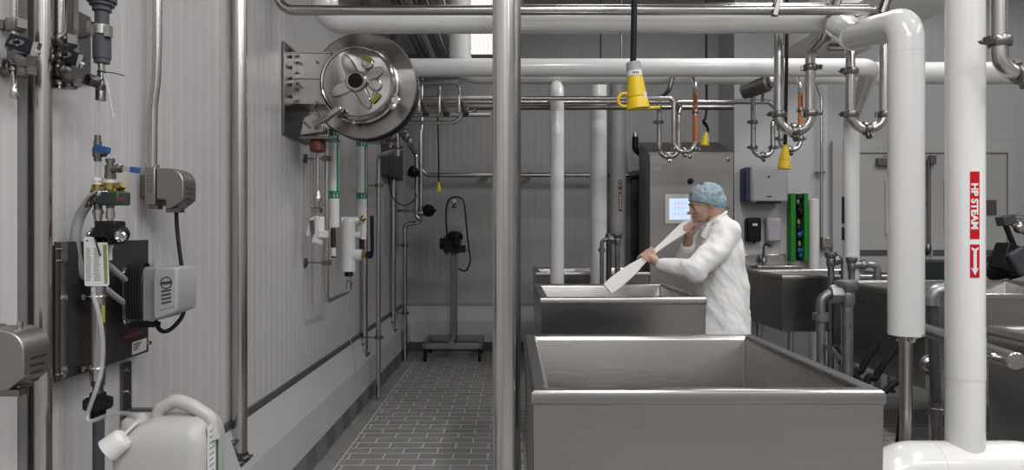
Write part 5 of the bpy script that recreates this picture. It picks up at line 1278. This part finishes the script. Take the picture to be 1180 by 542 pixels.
# paddle
t = thing('mixing_paddle', pBot, 'white mixing paddle held by the person, slanting down into the tub', 'paddle')
up = V((0,-1,.2)); side = axp.cross(up).normalized(); nrm = side.cross(axp).normalized()
def flat(m, prof, th):
    ln = (pBot-pTop).length; n = len(prof); i0 = len(m.v)
    for s, w_ in prof:
        c = pTop+axp*(s*ln)
        for a, b2 in ((-1,-1),(1,-1),(1,1),(-1,1)): m.v.append(c+side*(w_*a)+nrm*(th*b2*min(1, w_/th*.8)))
    for k in range(n-1):
        a = i0+4*k
        for q in range(4): r_ = (q+1) % 4; m.f.append((a+q, a+r_, a+4+r_, a+4+q))
    m.f.append((i0+3,i0+2,i0+1,i0)); m.f.append(tuple(i0+4*(n-1)+q for q in range(4)))
m = MB(); flat(m, [(.0,.022),(.02,.030),(.06,.034),(.14,.032),(.25,.025),(.36,.018),(.46,.015),(.62,.015)], .014); m.build('grip', paddlem, t, bevel=.006)
m = MB(); flat(m, [(.58,.017),(.66,.024),(.74,.034),(.85,.040),(.96,.042),(1.06,.038)], .007); m.build('blade', paddlem, t, bevel=.003)

# ------------------------------------------------------------------ lights
def area(name, loc, size, power, rot=(0,0,0), col=(1,.992,.99)):
    l = bpy.data.lights.new(name, 'AREA'); l.shape = 'RECTANGLE'; l.size = size[0]; l.size_y = size[1]; l.energy = power; l.color = col
    o = bpy.data.objects.new(name, l); COL.objects.link(o); o.location = loc; o.rotation_euler = rot; return o
for x, y, sx, sy, p in ((.7, .5, .30, 2.6, 72), (2.5, .7, .30, 2.6, 58), (4.4, 1.4, .30, 2.6, 66), (1.9, 4.3, .30, 1.6, 62), (4.6, 4.9, .30, 2.2, 50), (.6, -1.5, 2.4, .30, 122), (3.6, -1.5, 2.2, .30, 70)):
    area('ceiling_lamp', (x, y, 3.90), (sx, sy), p*.95)
w = bpy.data.worlds.new('World'); SC.world = w; w.use_nodes = True
w.node_tree.nodes['Background'].inputs['Color'].default_value = (.93,.95,1,1); w.node_tree.nodes['Background'].inputs['Strength'].default_value = .55

cam = bpy.data.cameras.new('Camera'); co = bpy.data.objects.new('Camera', cam); COL.objects.link(co)
co.location = (0,0,H); co.rotation_euler = (PI/2,0,0); cam.lens = 24; cam.sensor_width = 36; cam.sensor_fit = 'HORIZONTAL'
cam.shift_x = (590-CX)/1180; cam.shift_y = -(271-CY)/1180; cam.clip_start = .05; cam.clip_end = 60
SC.camera = co
for o in SC.objects:
    if '_w' in o: del o['_w']
SC.view_settings.view_transform = 'Standard'; SC.view_settings.look = 'None'; SC.view_settings.exposure = -0.10; SC.view_settings.gamma = 1.0
SC.view_settings.use_curve_mapping = False
